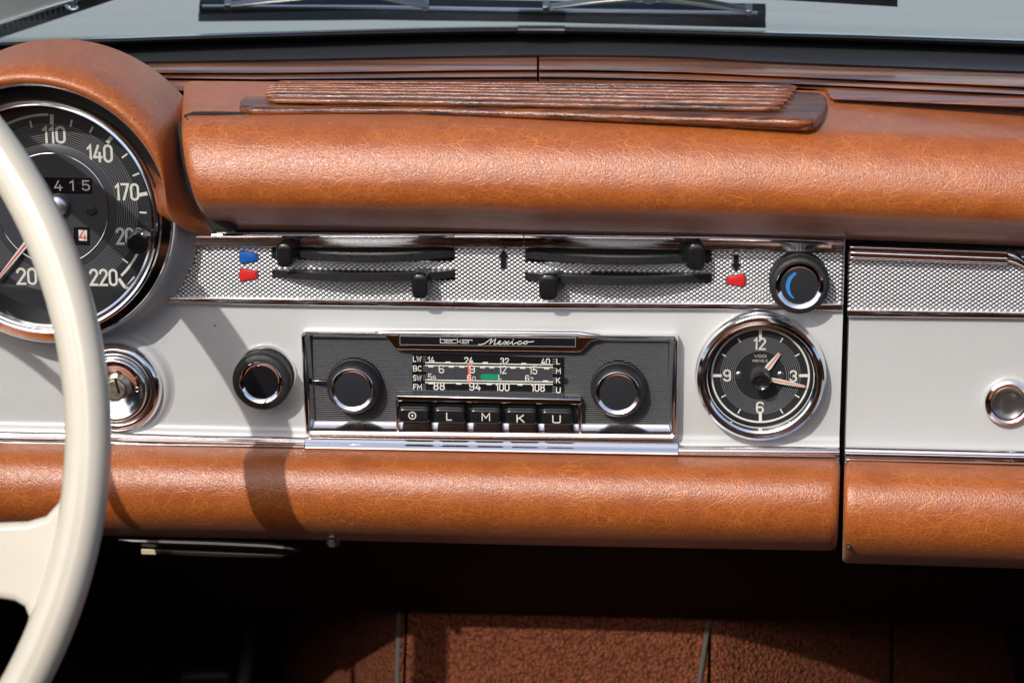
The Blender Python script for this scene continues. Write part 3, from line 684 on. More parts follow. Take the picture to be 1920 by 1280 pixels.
part('border_line', pxline([(750, 630), (1079, 634), (1079, 650), (750, 646), (750, 630)], .9, 8.6*mm), 'grey_line', npl)
part('lettering', text('becker', 855.5, 640, 6.4, 1.15, 8.62*mm, 60, .22), 'ivory_print', npl, label='word becker in square lower case letters')
scr = [[(897, 645), (902, 645.4), (909, 643.2), (918, 636.5), (922, 634.4), (920, 640), (917.5, 645), (923, 639.5), (929.5, 634.5), (928, 640), (926.5, 645), (930, 644.6), (934, 642.6), (938.6, 640.4), (938, 638.6), (935.6, 639.4), (934.4, 642.6), (936, 645), (940, 644.6), (944, 642)],
       [(944, 642), (947, 638.8), (949.6, 641), (951, 645), (954.6, 643.6)], [(954.6, 638.6), (950, 641.8), (945, 645.4)], [(954.6, 643.6), (958, 641.6), (961, 639), (960, 643), (961.6, 645), (965, 643.6), (968.6, 641.4)], [(962.2, 636), (963, 635.4)],
       [(978, 639.6), (975, 638.8), (971.4, 640.8), (970.4, 643.6), (973, 645), (978, 643.6), (982, 641.4)], [(988, 639), (984, 639.6), (982, 642.4), (984, 644.8), (988, 643), (990, 640.4), (988, 639), (992, 640.6), (1000.5, 639.4)]]
part('script', join(*[pxline([(x, y+.6) for x, y in l], 1.5, 8.62*mm+i*3e-6) for i, l in enumerate(scr)]), 'ivory_print', npl, label='word Mexico in slanted handwriting')
# dial scale
NW = 4.4*mm
win = part('tuning_scale', pxslab([(773, 664), (1057, 670), (1057, 741), (773, 735)], 2*mm, NW), 'gloss_black', rd, False)
part('scale_band', pxslab([(799, 686), (1036, 690), (1036, 716), (799, 712)], NW, NW+.12*mm), 'dial_grey', win, False)
NT = NW+.14*mm
def sl(y, x): return y+(x-917)*.0168
lt = []
for yl, yr in ((679.8, 684), (685, 688.8), (712.2, 716), (716.9, 720.3)): lt.append(pxline([(798, yl), (1036, yr)], 2.1, NT))
for x, y, up in ((840, 679, 1), (910, 679.6, 1), (982, 681.4, 1), (808, 687.3, 0), (846, 687.6, 0), (866, 688, 0), (905, 689, 0), (922, 689.2, 0), (962, 689.8, 0), (980, 690, 0), (1025, 691, 0), (1023, 714, 1), (808, 718.6, 0), (860, 719.4, 0), (917, 720.4, 0), (975, 721.4, 0)):
    lt.append(pxline([(x-4, y), (x+4, y+.1)], 2.4, NT+.01*mm))
part('scale_lines', join(*lt), 'ivory_print', win, kind='stuff')
part('tuning_pointer', pxslab([(877, 681), (882, 681), (883.5, 718), (878.5, 718)], NT+.1*mm, NT+.22*mm), 'orange_pointer', win, False)
part('indicator_lens', pxslab([(903, 701), (936, 701.6), (936, 712.4), (905, 711.8), (901, 709), (901, 704)], NT-.05*mm, NT+.12*mm), 'green_lens', win, False)
for s_, x, y, h_, w_, wd in [('LW', 782.4, 672.8, 9.6, 1.7, 15), ('BC', 782.7, 690.6, 9.6, 1.7, 15), ('SW', 782.4, 708.4, 9.6, 1.7, 15), ('FM', 783, 725.3, 9.6, 1.7, 15), ('L', 1046.7, 677.5, 9.4, 1.7, 5.5), ('M', 1047, 695.3, 9.4, 1.7, 7.6), ('K', 1046.7, 713, 9.4, 1.7, 6.5), ('U', 1047, 731, 9.4, 1.7, 7),
                        ('14', 808.4, 674.7, 11, 1.9, 11), ('24', 879, 675.6, 11, 1.9, 15), ('32', 946, 677, 11, 1.9, 15), ('40', 1023, 678, 11, 1.9, 15), ('6', 827.8, 692, 13.6, 2, 8.6), ('9', 885.3, 692, 13.6, 2, 8.6), ('12', 942.5, 692.8, 13.6, 2, 13), ('15', 1000, 694, 13.6, 2, 13.4),
                        ('5', 806, 706.3, 10.6, 1.6, 6.4), ('9', 814, 708.4, 7.4, 1.2, 5.2), ('6', 880, 708, 10.6, 1.6, 6.4), ('0', 888.8, 709.8, 7.4, 1.2, 5.2), ('L', 937.6, 706.8, 8, 1.6, 4.4), ('6', 988.6, 709, 10.6, 1.8, 6.2), ('2', 996.8, 711, 7.4, 1.2, 5.2), ('88', 823.4, 723.6, 13, 2, 20), ('94', 890.4, 724.6, 13, 2, 20), ('100', 942.5, 725.6, 13, 2, 24), ('108', 1009, 726.6, 13, 2, 24)]:
    part('scale_mark', text(s_, x, y, h_, w_, NT+.24*mm, wd), 'ivory_print', win)
dl = []
for yy in (669, 673.5, 677.5, 686, 690, 694.4, 704, 708, 712, 721, 725.5, 730):
    dl.append(pxline([(793.5, yy), (798.5, yy)], .9, NT)); dl.append(pxline([(1036, yy+4.5), (1041.5, yy+4.6)], .9, NT))
part('dash_lines', join(*dl), 'grey_line', win, kind='stuff')
part('pilot_hole', lathe(P(1060, 715, NF+.6*mm), [(1.5*mm, NF+.2*mm), (1.5*mm, NF+.9*mm), (1.1*mm, NF+1*mm), (1.0*mm, NF+.9*mm), (0, NF+.85*mm)], 24), 'void_black', rd)
# push buttons
bt = part('button_frame', join(pxslab([(742, 741), (1090, 748), (1090, 759), (745, 752)], 2*mm, 10*mm), pxslab([(742, 741), (747.5, 741), (747.5, 803), (742, 803)], 2*mm, 9*mm), pxslab([(1084.5, 748), (1090, 748), (1090, 809), (1084.5, 809)], 2*mm, 9*mm)), 'chrome', rd, bevel=.5*mm)
part('button_well', pxslab([(744, 745), (1087, 752), (1087, 807), (744, 800)], 2*mm, 3.6*mm), 'void_black', rd, False)
def button_rings():
    rg = []
    for n, dy, sx, sy in ((3.6, -8.2, 1.0, 17), (8, -3.5, 1.0, 17), (11, -.2, 1.02, 16), (13, 1.4, 1.02, 14.8), (14, 2.2, 1.0, 13.6), (14.5, 2.8, .96, 12), (14.7, 3.0, .86, 9.6)):
        rg.append(ringpx(776+(776-1350)*(n-14)*mm/D*-1*-1, 776+dy, 28.5*sx, sy, n*mm, 7, 40))
    return rg
b0 = part('push_button', grid(button_rings(), True, True, True), 'button_black', rd, angle=50)
stepv = P(842.8, 778, .014)-P(776, 776.1, .014); stepv.z = 0
NB = 14.75*mm
for i, ch in enumerate(('O', 'L', 'M', 'K', 'U')):
    b = b0
    if i:
        b = b0.copy(); COL.objects.link(b); b.parent = rd; b.location = b0.location+Vector((stepv.x*i, -.0003*i*0, 0))
    og = Vector((stepv.x*i, 0, 0))
    x, y = [(773, 779), (842, 780.5), (911, 781.5), (976, 784.5), (1043.5, 785.5)][i]
    if ch == 'O':
        c0 = P(x, y, NB); vf = join(ribbon([(c0.x+1.7*mm*math.cos(2*PI*k/20), c0.y+1.7*mm*math.sin(2*PI*k/20)) for k in range(21)], .5*mm, NB), lathe(c0, [(.55*mm, NB), (0, NB+.1*mm)], 14))
    else: vf = text(ch, x, y, 13.5, 2.2, NB, {'L': 9, 'M': 14, 'K': 13, 'U': 14}[ch])
    vf = ([Vector(p_)-og for p_ in vf[0]], vf[1])
    part('symbol', vf, 'ivory_print', b)
# radio knobs
def rknob(cx, cy):
    nb, nf = 4*mm, 14.5*mm; c = P(cx, cy, nf); s = (D-nf)/F; R = 51.5*s; rr = 41.5*s; cr = 34*s
    g = part('tuning_knob', lathe(c, [(R*.9, nb), (R*1.02, nb+.4*mm), (R*1.03, nb+1*mm), (R*1.03, nb+3.6*mm), (R*.98, nb+4*mm), (R*.99, nb+5.6*mm), (R*.97, nf-3.2*mm), (R*.93, nf-1.6*mm), (R*.86, nf-.4*mm), (rr*1.01, nf), (rr*.99, nf-.8*mm)], 144, lambda i, k: 1-.02*(i % 3 == 0) if k in (2, 3) else 1), 'black_rubber', rd, angle=50)
    part('ring', lathe(c, [(rr, nf-.9*mm), (rr, nf+.4*mm), (rr*.975, nf+.6*mm), (rr*.94, nf+.45*mm), (cr*1.02, nf-.2*mm), (cr, nf-.6*mm)], 96), 'satin_chrome', g, angle=30)
    part('cap', lathe(c, [(cr*1.01, nf-.7*mm), (cr*.9, nf-.62*mm), (cr*.5, nf-.5*mm), (0, nf-.45*mm)], 64), 'dial_black', g)
rknob(660.5, 730.5); rknob(1158.5, 736.8)
part('selector_arm', tube([P(586, 714, 6*mm), P(600, 714.5, 6.4*mm), P(618, 715, 6.4*mm)], 1.1*mm, 12), 'gloss_black', rd)

# ------------------------------------------------------------------ clock
ck = thing('clock', 'round black clock with chrome bezel right of the radio', 'clock', P(1425, 700, 0))
CN = 4*mm; cc = P(1425.7, 704, CN); CC = (cc.x, cc.y); q = (D-CN)/F
part('bezel', lathe(CC, [(30.9*mm, 0), (31.2*mm, 3*mm), (31*mm, 5*mm), (30.3*mm, 6.4*mm), (30.4*mm, 9*mm), (29.9*mm, 11*mm), (28.6*mm, 12.3*mm), (27.2*mm, 12*mm), (26.6*mm, 11*mm), (26.1*mm, 11.6*mm), (25.4*mm, 11.2*mm), (24.9*mm, 9*mm), (24.6*mm, CN)], 144), 'bezel_chrome', ck, angle=28)
part('dial', lathe(CC, [(0, CN), (25.4*mm, CN)], 96), 'dial_black', ck)
part('inner_wall', lathe(CC, [(25.3*mm, 10.5*mm), (24.5*mm, CN+.2*mm)], 96), 'gloss_black', ck)
part('groove_lines', join(*[ring_line(CC, (48.5+3.65*i)*q, .75*q, CN) for i in range(8)]), 'grey_line', ck, kind='stuff')
def cpol(r, a): return (1425.7+r*math.cos(a), 704-r*.966*math.sin(a))
tk_ = [lathe(CC, [(88.3*q, CN+.05*mm), (90*q, CN+.13*mm), (91.8*q, CN+.05*mm)], 120)]
for i in range(12):
    a = PI/2-i*PI/6
    tk_.append(pxline([cpol(74.5, a), cpol(88, a)], 5.6, CN+.02*mm) if i % 3 == 0 else pxline([cpol(75.5, a), cpol(83.5, a)], 2.4, CN+.02*mm))
part('tick_marks', join(*tk_), 'ivory_print', ck, kind='stuff')
for s_, x, y, wd in (('12', 1424.6, 644.4, 20), ('3', 1487.3, 705, 11.5), ('6', 1425, 763.7, 11.5), ('9', 1363.3, 703.6, 11.5)):
    part('numeral', text(s_, x, y, 19.5, 3.3, CN+.1*mm, wd), 'ivory_print', ck)
part('lettering', join(text('VDO', 1425.4, 667.5, 4.2, .8, CN+.05*mm, 22, .3), text('KIENZLE', 1425.4, 676, 4.0, .7, CN+.05*mm, 27, .3)), 'ivory_print', ck, label='small words VDO and KIENZLE')
for x in (1385.4, 1463.4):
    sc0 = P(x, 702.5, CN); scw = part('screw', lathe(sc0, [(1.75*mm, CN), (1.7*mm, CN+.4*mm), (1.2*mm, CN+.7*mm), (0, CN+.75*mm)], 28), 'steel_dark', ck)
    part('screw_slot', pxslab([(x-3.4, 705.5), (x-2, 706.6), (x+3.8, 699.6), (x+2.4, 698.4)], CN+.5*mm, CN+.82*mm), 'void_black', scw, False)
def hand(px, py, wb_, wt_, nh, back=6):
    o = P(1425, 706, CN); t_ = P(px, py, nh); dd = (t_.xy-Vector(CC)); L_ = dd.length; dd.normalize(); pe_ = Vector((-dd.y, dd.x)); c0 = Vector(CC)
    h_ = part('hand', slab([c0+dd*2*mm+pe_*wb_*.7, c0+dd*L_*.45+pe_*wb_, c0+dd*L_*.98+pe_*wt_, c0+dd*L_, c0+dd*L_*.98-pe_*wt_, c0+dd*L_*.45-pe_*wb_, c0+dd*2*mm-pe_*wb_*.7], nh-.3*mm, nh), 'ivory_print', ck, False)
    part('hand_stripe', slab([c0+dd*2*mm+pe_*wb_*.2, c0+dd*L_+pe_*wb_*.2, c0+dd*L_-pe_*wb_*.2, c0+dd*2*mm-pe_*wb_*.2], nh, nh+.1*mm), 'orange_pointer', h_, False)
hand(1462, 662, 1.45*mm, .7*mm, CN+2.2*mm); hand(1510.5, 725, 1.15*mm, .55*mm, CN+3*mm)
part('boss', lathe(CC, [(5*mm, CN), (5*mm, CN+4*mm), (4.2*mm, CN+5*mm), (3*mm, CN+5*mm)], 40), 'dial_grey', ck)
part('setting_knob', lathe(CC, [(3*mm, CN+3*mm), (3*mm, CN+8*mm), (4.4*mm, CN+8.2*mm), (4.5*mm, CN+11.4*mm), (3.7*mm, CN+12*mm), (2.6*mm, CN+11.4*mm), (0, CN+11*mm)], 60, lambda i, k: 1-.1*(i % 3 == 0) if k in (2, 3, 4) else 1), 'gloss_black', ck, angle=35)
part('glass', lathe(CC, [(25.6*mm, 10.8*mm), (15*mm, 11.6*mm), (4.8*mm, 12*mm)], 64), 'clear_glass', ck, angle=180)

# ------------------------------------------------------------------ glove box door
gb = thing('glove_box_door', 'pale grey glove box door with knurled strip and lock button at the right edge', 'door', P(1750, 720, 0))
gl = P(1591, 640, 0).x; gr = P(2200, 640, 0).x
def door_rows(): return [(P(1750, 476, 0).y, -.012), (P(1750, 476, 0).y, 0), (P(1750, 842, 0).y+5*mm, 0), (P(1750, 842, 0).y+2*mm, 1.2*mm), (P(1750, 842, 0).y-6*mm, 3*mm), (P(1750, 870, 0).y-6*mm, 3*mm), (P(1750, 870, 0).y-6*mm, -.012)]
part('door_panel', grid([[Vector((gl+(gr-gl)*i/30, v-(.004*max(0, i-12)/30), n)) for v, n in door_rows()] for i in range(31)], False, True, True), 'grey_paint', gb, bevel=.6*mm)
GT = [(1590, 458), (1920, 470), (2200, 482)]; GK = [(1590, 486), (1920, 499), (2200, 510)]; GB1 = [(1590, 579.5), (1920, 585), (2200, 590)]; GB2 = [(1590, 594), (1920, 597.5), (2200, 601)]
part('knurled_plate', knurl([(1591, 484), (2190, 505), (2190, 590), (1590, 583)], 2*mm), 'knurled_metal', gb, True, kind='stuff', angle=70)
part('strip_base', pxslab([(1590, 470), (2200, 490), (2200, 598), (1589, 592)], 0, 2.0*mm-.05*mm), 'scuffed_chrome', gb, False)
part('bottom_rail', band(GB1, GB2, 1589, 2200, botsec, 20), 'scuffed_chrome', gb)
part('pull_handle', band(GT, GK, 1593, 1889, [(0, 1*mm), (0, 5.6*mm), (.1, 7.6*mm), (.22, 8.2*mm), (.34, 7*mm), (.5, 6.4*mm), (.9, 8.4*mm), (1, 7.6*mm), (1, 1*mm)], 30), 'chrome', gb, bevel=.8*mm, angle=40)
rg = []
for t, s_ in ((0, 1), (.35, .96), (.7, .78), (1, .45)):
    rg.append([P(1890+34*t, 479+16*t*t+4*t+14*s_*math.sin(a), (5+4*math.cos(a)*s_)*mm) for a in [2*PI*i/16 for i in range(16)]])
part('handle_end', grid(rg, True, True, True), 'chrome', gb)
part('top_rail', band([(1890, 482), (2200, 493)], [(1890, 500), (2200, 511)], 1900, 2200, topsec, 12), 'chrome', gb)
lc = P(1889, 751, 0)
part('lock_rim', lathe(lc, [(11.4*mm, 0), (11.4*mm, 3*mm), (10.9*mm, 4.4*mm), (9.6*mm, 5*mm), (8.6*mm, 4.4*mm), (8.2*mm, 3.4*mm)], 72), 'bezel_chrome', gb)
part('lock_button', lathe(lc, [(8.3*mm, 3*mm), (8.2*mm, 4.5*mm), (7.6*mm, 4.7*mm), (6.9*mm, 4.2*mm), (4*mm, 3.5*mm), (0, 3.2*mm)], 56), 'lock_face', gb)
part('lower_molding', band([(1580, 836), (1920, 844), (2200, 851)], [(1580, 863), (1920, 871), (2200, 878)], 1585, 2200, bead, 20), 'chrome', gb, angle=50)

# ------------------------------------------------------------------ wooden vent and cowl trim
def vband(tab_b, tab_m, tab_f, x0, x1, sec, n=60):
    """strip on the dash top: back, middle and front pixel curves, sec = (0..1 back to middle, 1..2 middle to front, height above the pad top)"""
    rings = []
    for i in range(n+1):
        x = x0+(x1-x0)*i/n; b = sinterp(tab_b, x); m_ = sinterp(tab_m, x); f = interp(tab_f, x)
        rings.append([PV(x, b+(m_-b)*a if a <= 1 else m_+(f-m_)*(a-1), vT+h*mm) for a, h in sec])
    return grid(rings, False, True, True)
wsec = [(0, 0), (0, 8.5), (.08, 9.2), (.5, 9.4), (.62, 8.8), (.66, 7.6), (.72, 7.2), (.9, 7.4), (.98, 7.0), (1, 6), (1.1, 5.6), (1.7, 5.2), (1.9, 4.4), (2.0, 2.6), (2.0, -1)]
WM = [(200, 150), (265, 147), (500, 149), (1010, 145), (1270, 150), (1490, 158), (1920, 178), (2200, 192)]
WB = [(200, 122), (265, 120), (500, 117), (1010, 108), (1270, 111), (1435, 120), (1920, 139), (2200, 152)]
wl = thing('wood_trim', 'varnished wood strip below the windscreen left of the seam', 'wood trim', PV(640, 140, vT), 'wooden strips below the windscreen')
part('plank', vband(WB, WM, [(200, 152), (262, 154), (300, 167), (330, 172), (445, 176), (463, 166), (510, 160), (1008, 157)], 200, 1006.5, wsec, 120), 'varnished_wood', wl, angle=45)
wr = thing('wood_trim', 'varnished wood strip below the windscreen right of the seam', 'wood trim', PV(1450, 150, vT), 'wooden strips below the windscreen')
part('plank', vband(WB, WM, [(1000, 157), (1490, 167.5), (1546, 172), (1558, 189), (1920, 203), (2200, 215)], 1011, 2200, wsec, 140), 'varnished_wood', wr, angle=45)

vt = thing('dashboard_vent', 'slatted wooden air vent lying on top of the leather pad', 'vent', PV(1000, 210, vT))
hF = 4.4
FB = [(446, 213), (470, 216), (620, 216), (780, 217), (1000, 222.5), (1240, 231.5), (1500, 238), (1528, 238)]; FT = [(446, 199), (620, 196.5), (780, 197), (1240, 210.5), (1528, 221)]
def frame_out(): return [(449, 201), (449, 188), (457, 175), (467, 168), (700, 161), (1000, 160), (1300, 164), (1497, 171), (1540, 174), (1549, 180), (1551, 192), (1544, 208), (1530, 222), (1512, 224), (1240, 213.5), (1000, 205), (780, 200), (620, 199.5), (470, 199.5)]
q_ = [PV(x, y, vT+hF*mm) for x, y in frame_out()]; n_ = len(q_)
V = [p_-Vector((0, 5.5*mm, 0)) for p_ in q_]+q_
part('base_board', (V, [tuple(range(n_))[::-1], tuple(range(n_, 2*n_))]+[(i, (i+1) % n_, (i+1) % n_+n_, i+n_) for i in range(n_)]), 'worn_wood', vt, bevel=1.6*mm, seg=3)
rings = []
for i in range(81):
    x = 452+(1522-452)*i/80; yb = interp(FB, x); yt = interp(FT, x); e = min(1, min(i, 80-i)/3+.35)
    c0 = PV(x, (yb+yt)/2+.5, vT+2.9*mm)
    rings.append([c0+Vector((0, 2.5*mm*math.sin(a)*e, 3.6*mm*math.cos(a)*e)) for a in [2*PI*k/14+.2 for k in range(14)]])
part('front_rail', grid(rings, True, True, True), 'worn_wood', vt, angle=60)
Ly = [158.5, 162.5, 166.3, 170.3, 174.8, 180.5, 188.5]; Ry = [165, 170.5, 176.5, 182.5, 188.8, 195.8, 204]; Rx = [1494, 1491, 1487, 1482, 1477, 1470, 1462]; Lx = [512, 506, 502, 499, 498, 499, 503]; th = [1.6, 1.6, 1.6, 1.7, 1.9, 2.3, 3.0]
for k in range(7):
    rings = []
    for i in range(61):
        t = i/60; x = Lx[k]+(Rx[k]-Lx[k])*t; y = Ly[k]+(Ry[k]-Ly[k])*t - 2.2*math.sin(PI*t)*(1-t)
        e = min(1, (min(t, 1-t)*60)/1.6+.4)
        c0 = PV(x, y, vT+(6.0+.16*k)*mm+random.uniform(-.06, .06)*mm)
        rings.append([c0+Vector((0, 1.9*math.sin(a)*mm*e, th[k]*.86*mm*math.cos(a)*e)) for a in [2*PI*j/12 for j in range(12)]])
    part('slat', grid(rings, True, True, True), 'worn_wood', vt, angle=60)
part('slat_bed', (lambda q2: (q2+[p_-Vector((0, 3*mm, 0)) for p_ in q2], [(0, 1, 2, 3), (4, 7, 6, 5), (0, 4, 5, 1), (1, 5, 6, 2), (2, 6, 7, 3), (3, 7, 4, 0)]))([PV(515, 160, vT+4.9*mm), PV(1488, 167, vT+4.9*mm), PV(1462, 204, vT+4.9*mm), PV(505, 189, vT+4.9*mm)]), 'worn_wood', vt)

# ------------------------------------------------------------------ windscreen, seal, wipers, bonnet, pillar
Y_edge = [(-300, 89), (0, 78), (500, 61), (1000, 50.5), (1500, 61), (1920, 74.5), (2200, 86)]
Y_bt = [(-300, 92), (0, 81), (500, 64.5), (1000, 54), (1500, 64.5), (1920, 78), (2200, 90)]
Y_gr = [(-300, 104), (0, 93), (500, 76), (1000, 66), (1500, 76.5), (1920, 91), (2200, 103)]
Y_bb = [(-300, 134), (0, 128), (265, 124), (500, 120), (1010, 111), (1270, 114), (1435, 123), (1920, 142), (2200, 155)]
seal = thing('windscreen_seal', 'black rubber seal running along the bottom of the windscreen', 'seal', PV(960, 80, vT))
def vrows(rows, x0, x1, n=80):
    rings = []
    for i in range(n+1):
        x = x0+(x1-x0)*i/n; rings.append([PV(x, sinterp(tb, x)+dy, vT+h*mm) for tb, dy, h in rows])
    return grid(rings)
part('inner_band', vrows([(Y_bb, 4, 1), (Y_bb, -2, 6), (Y_bb, -8, 8), (Y_gr, 9, 11), (Y_gr, 3, 11.5), (Y_gr, 0, 9)], -300, 2200), 'seal_rubber', seal, angle=60)
part('bead', vrows([(Y_gr, 1, 9), (Y_gr, -2, 14), (Y_gr, -5, 16.5), (Y_bt, 4, 18), (Y_bt, 1.5, 18.6), (Y_bt, 0, 18)], -300, 2200), 'black_rubber', seal, angle=80)
part('chrome_edge', vrows([(Y_bt, .5, 18), (Y_edge, 2.4, 18.9), (Y_edge, -.6, 19.2), (Y_edge, -1, 17)], -300, 2200), 'bright_trim', seal, angle=80)
part('seam_sleeve', vrows([(Y_gr, -3, 16.6), (Y_bt, 3.5, 18.6), (Y_bt, .5, 19.4), (Y_edge, -.6, 19.8), (Y_edge, -2.4, 19)], 971, 1059, 12), 'seal_rubber', seal, label='short overlapping sleeve at the middle of the seal')
ws = thing('windscreen', 'clear windscreen glass rising behind the black seal', 'windscreen', PV(960, 52, vT+18*mm))
base = [PV(x, sinterp(Y_edge, x)-1, vT+18.5*mm) for x in [-300+2500*i/40 for i in range(41)]]
gr_ = [[b_+Vector((0, d_*math.cos(.75), d_*math.sin(.75))) for d_ in (0, .08, .16, .24)] for b_ in base]
part('pane', grid(gr_), 'screen_glass', ws, angle=180)
g0 = PV(960, 50, vT+18.5*mm); gnv = Vector((0, math.sin(.75), -math.cos(.75)))
def GP(x, y, off): return PP(x, y, g0+gnv*off, gnv)
def gbar(pts, off0, off1):
    q = [GP(x, y, off0) for x, y in pts]; n2 = len(q); V2 = q+[p_+gnv*(off1-off0) for p_ in q]
    return V2, [tuple(range(n2)), tuple(range(n2, 2*n2))[::-1]]+[(i, i+n2, (i+1) % n2+n2, (i+1) % n2) for i in range(n2)]
wp = thing('wiper', 'long black wiper blade with bracket arms lying on the windscreen', 'wiper', GP(900, 30, 8*mm), 'wipers on the windscreen')
part('rubber_blade', gbar([(372, 27), (700, 22), (1000, 29), (1435, 35), (1436, 53), (1000, 42), (700, 38), (372, 41)], 6*mm, 9*mm), 'soft_black', wp, False)
part('backing_rail', gbar([(373, 11), (700, 11.5), (1000, 17), (1436, 23), (1436, 36), (1000, 30), (700, 23.5), (373, 27)], 5*mm, 11*mm), 'gloss_black', wp, bevel=.6*mm)
part('metal_strip', gbar([(379, 12), (700, 13), (1000, 18.5), (1420, 24.5), (1420, 28), (1000, 22.2), (700, 17), (379, 16)], 4.4*mm, 5.4*mm), 'bright_trim', wp, False)
for x, y in ((427, 14), (797, 16.5), (1024, 19), (1404, 25.5)):
    part('clip', gbar([(x-7, y-5), (x+7, y-5), (x+5.5, y+5.5), (x-5.5, y+5.5)], 4*mm, 9*mm), 'steel_dark', wp, bevel=.4*mm)
for pts_ in ([(430, 13), (500, 5), (575, -2), (600, -2), (520, 6), (440, 16)], [(560, -1), (690, -12), (800, 13), (790, 17), (690, -4), (600, 1)], [(1030, 17), (1110, 6), (1190, -1), (1230, -4), (1230, 2), (1120, 9), (1040, 19)], [(1200, -3), (1230, -3), (1320, 8), (1400, 22), (1396, 26), (1310, 13), (1220, 3)]):
    part('bracket_arm', gbar(pts_, 2*mm, 6*mm), 'steel_dark', wp, bevel=.5*mm)
part('pivot', gbar([(1204, -3), (1232, -3), (1230, 5), (1222, 9), (1212, 9), (1205, 5)], 1*mm, 8*mm), 'steel_dark', wp, bevel=.5*mm)
wp2 = thing('wiper', 'end of a second wiper blade crossing the top edge at right', 'wiper', GP(1600, 5, 8*mm), 'wipers on the windscreen')
part('rubber_blade', gbar([(1250, -22), (1683, 2), (1683, 13.5), (1250, -12)], 6*mm, 9*mm), 'soft_black', wp2, False)
part('backing_rail', gbar([(1250, -34), (1683, -10), (1683, 4), (1250, -20)], 5*mm, 11*mm), 'gloss_black', wp2, bevel=.6*mm)
bo = thing('bonnet', 'pale silver grey bonnet panel seen blurred through the windscreen', 'bonnet', PV(960, 40, vT)+Vector((0, 0, -.3)))
z0 = PV(960, 60, vT+15*mm).z
rings = []
for i in range(41):
    u = -.9+1.8*i/40
    rings.append([Vector((u, vT+(8-22*(u/.9)**2)*mm+d*.02-(.05*d*d), z0+.03-.045*(u/.5)**2*(-1 if False else 0)-d)) for d in [0, .02, .05, .1, .2, .4, .7, 1.0, 1.3]])
part('bonnet_skin', grid(rings), 'bonnet_paint', bo, angle=180)
pl = thing('windscreen_pillar', 'slanted windscreen pillar trim with ribbed strip in the top left corner', 'pillar', GP(60, 20, -6*mm))
part('pillar_cover', gbar([(-300, 130), (0, 42), (150, -4), (330, -60), (100, -140), (-300, -60)], -9*mm, -2*mm), 'bonnet_paint', pl, bevel=1*mm)
part('chrome_lip', gbar([(-300, 137), (0, 47), (152, 1), (335, -55), (330, -60), (150, -4), (0, 42), (-300, 130)], -10*mm, -5*mm), 'chrome', pl, bevel=.4*mm)
part('channel', gbar([(-300, 175), (0, 72), (60, 52), (215, 0), (390, -60), (330, -60), (152, 0), (0, 46), (-300, 136)], -3*mm, -1*mm), 'soft_black', pl)
rv = []
for i in range(26):
    t = i/25; x = -130+250*t; y = 88-84*t
    rv.append(gbar([(x, y), (x+5, y-1.6), (x+9, y+16), (x+3, y+18)], -4.6*mm, -2.5*mm))
part('rubber_ribs', join(*rv), 'seal_rubber', pl, False, kind='stuff')
sc1 = GP(135, 9, -6*mm)
def gl_lathe(c, prof, seg=32):
    e1 = Vector((1, 0, 0)); e2 = gnv.cross(e1); return grid([[c+e1*(r*math.cos(2*PI*i/seg))+e2*(r*math.sin(2*PI*i/seg))-gnv*h for r, h in prof] for i in range(seg+1)])
part('screw_cup', gl_lathe(sc1, [(3.9*mm, -3*mm), (3.9*mm, .6*mm), (3.1*mm, .9*mm), (2.5*mm, .2*mm), (2.3*mm, -1*mm)]), 'chrome', pl)
part('screw', gl_lathe(sc1, [(2.4*mm, -1.2*mm), (1.6*mm, -.4*mm), (0, -.2*mm)]), 'steel_dark', pl)

# ------------------------------------------------------------------ under the dashboard
ml = thing('map_lamp', 'slim dark oval lamp with cream lens tab under the left pad', 'lamp', P(390, 1025, -5*mm))
LT = [(222, 1008), (300, 1008), (400, 1011), (500, 1016), (545, 1022), (562, 1030)]; LB = [(222, 1016), (250, 1022), (300, 1026), (400, 1030), (500, 1034), (545, 1037), (562, 1033)]
rings = []
for i in range(41):
    x = 222+340*i/40; t = interp(LT, x); b = interp(LB, x)
    rings.append([P(x, t+(b-t)*a, n*mm) for a, n in ((0, -10), (0, 6), (.25, 10), (.5, 10.4), (.55, 9.2), (.62, 10), (1, 6), (1, -10))])
part('shell', grid(rings, True, True, True), 'lamp_shell', ml, angle=45)
part('cover', pxslab([(262, 1026), (530, 1036), (545, 1040), (525, 1048), (400, 1046), (300, 1041), (266, 1039)], -14*mm, 2*mm), 'lamp_shell', ml, bevel=1.5*mm)
part('lens', pxslab([(264, 1029), (290, 1030), (293, 1040), (265, 1039)], 0, 3.4*mm), 'cream_lens', ml, bevel=.4*mm)
bl = thing('bolt', 'small steel bolt head under the lower pad beside the lamp', 'bolt', P(621, 1020, 10*mm))
part('washer', lathe(P(621, 1020, 14*mm), [(4*mm, 4*mm), (4*mm, 8*mm), (3*mm, 9*mm), (2.2*mm, 9*mm)], 24), 'steel_dark', bl)
part('head', lathe(P(621, 1020, 14*mm), [(2.4*mm, 8*mm), (2.4*mm, 13*mm), (1.6*mm, 14*mm), (0, 14*mm)], 6), 'steel_dark', bl, False)

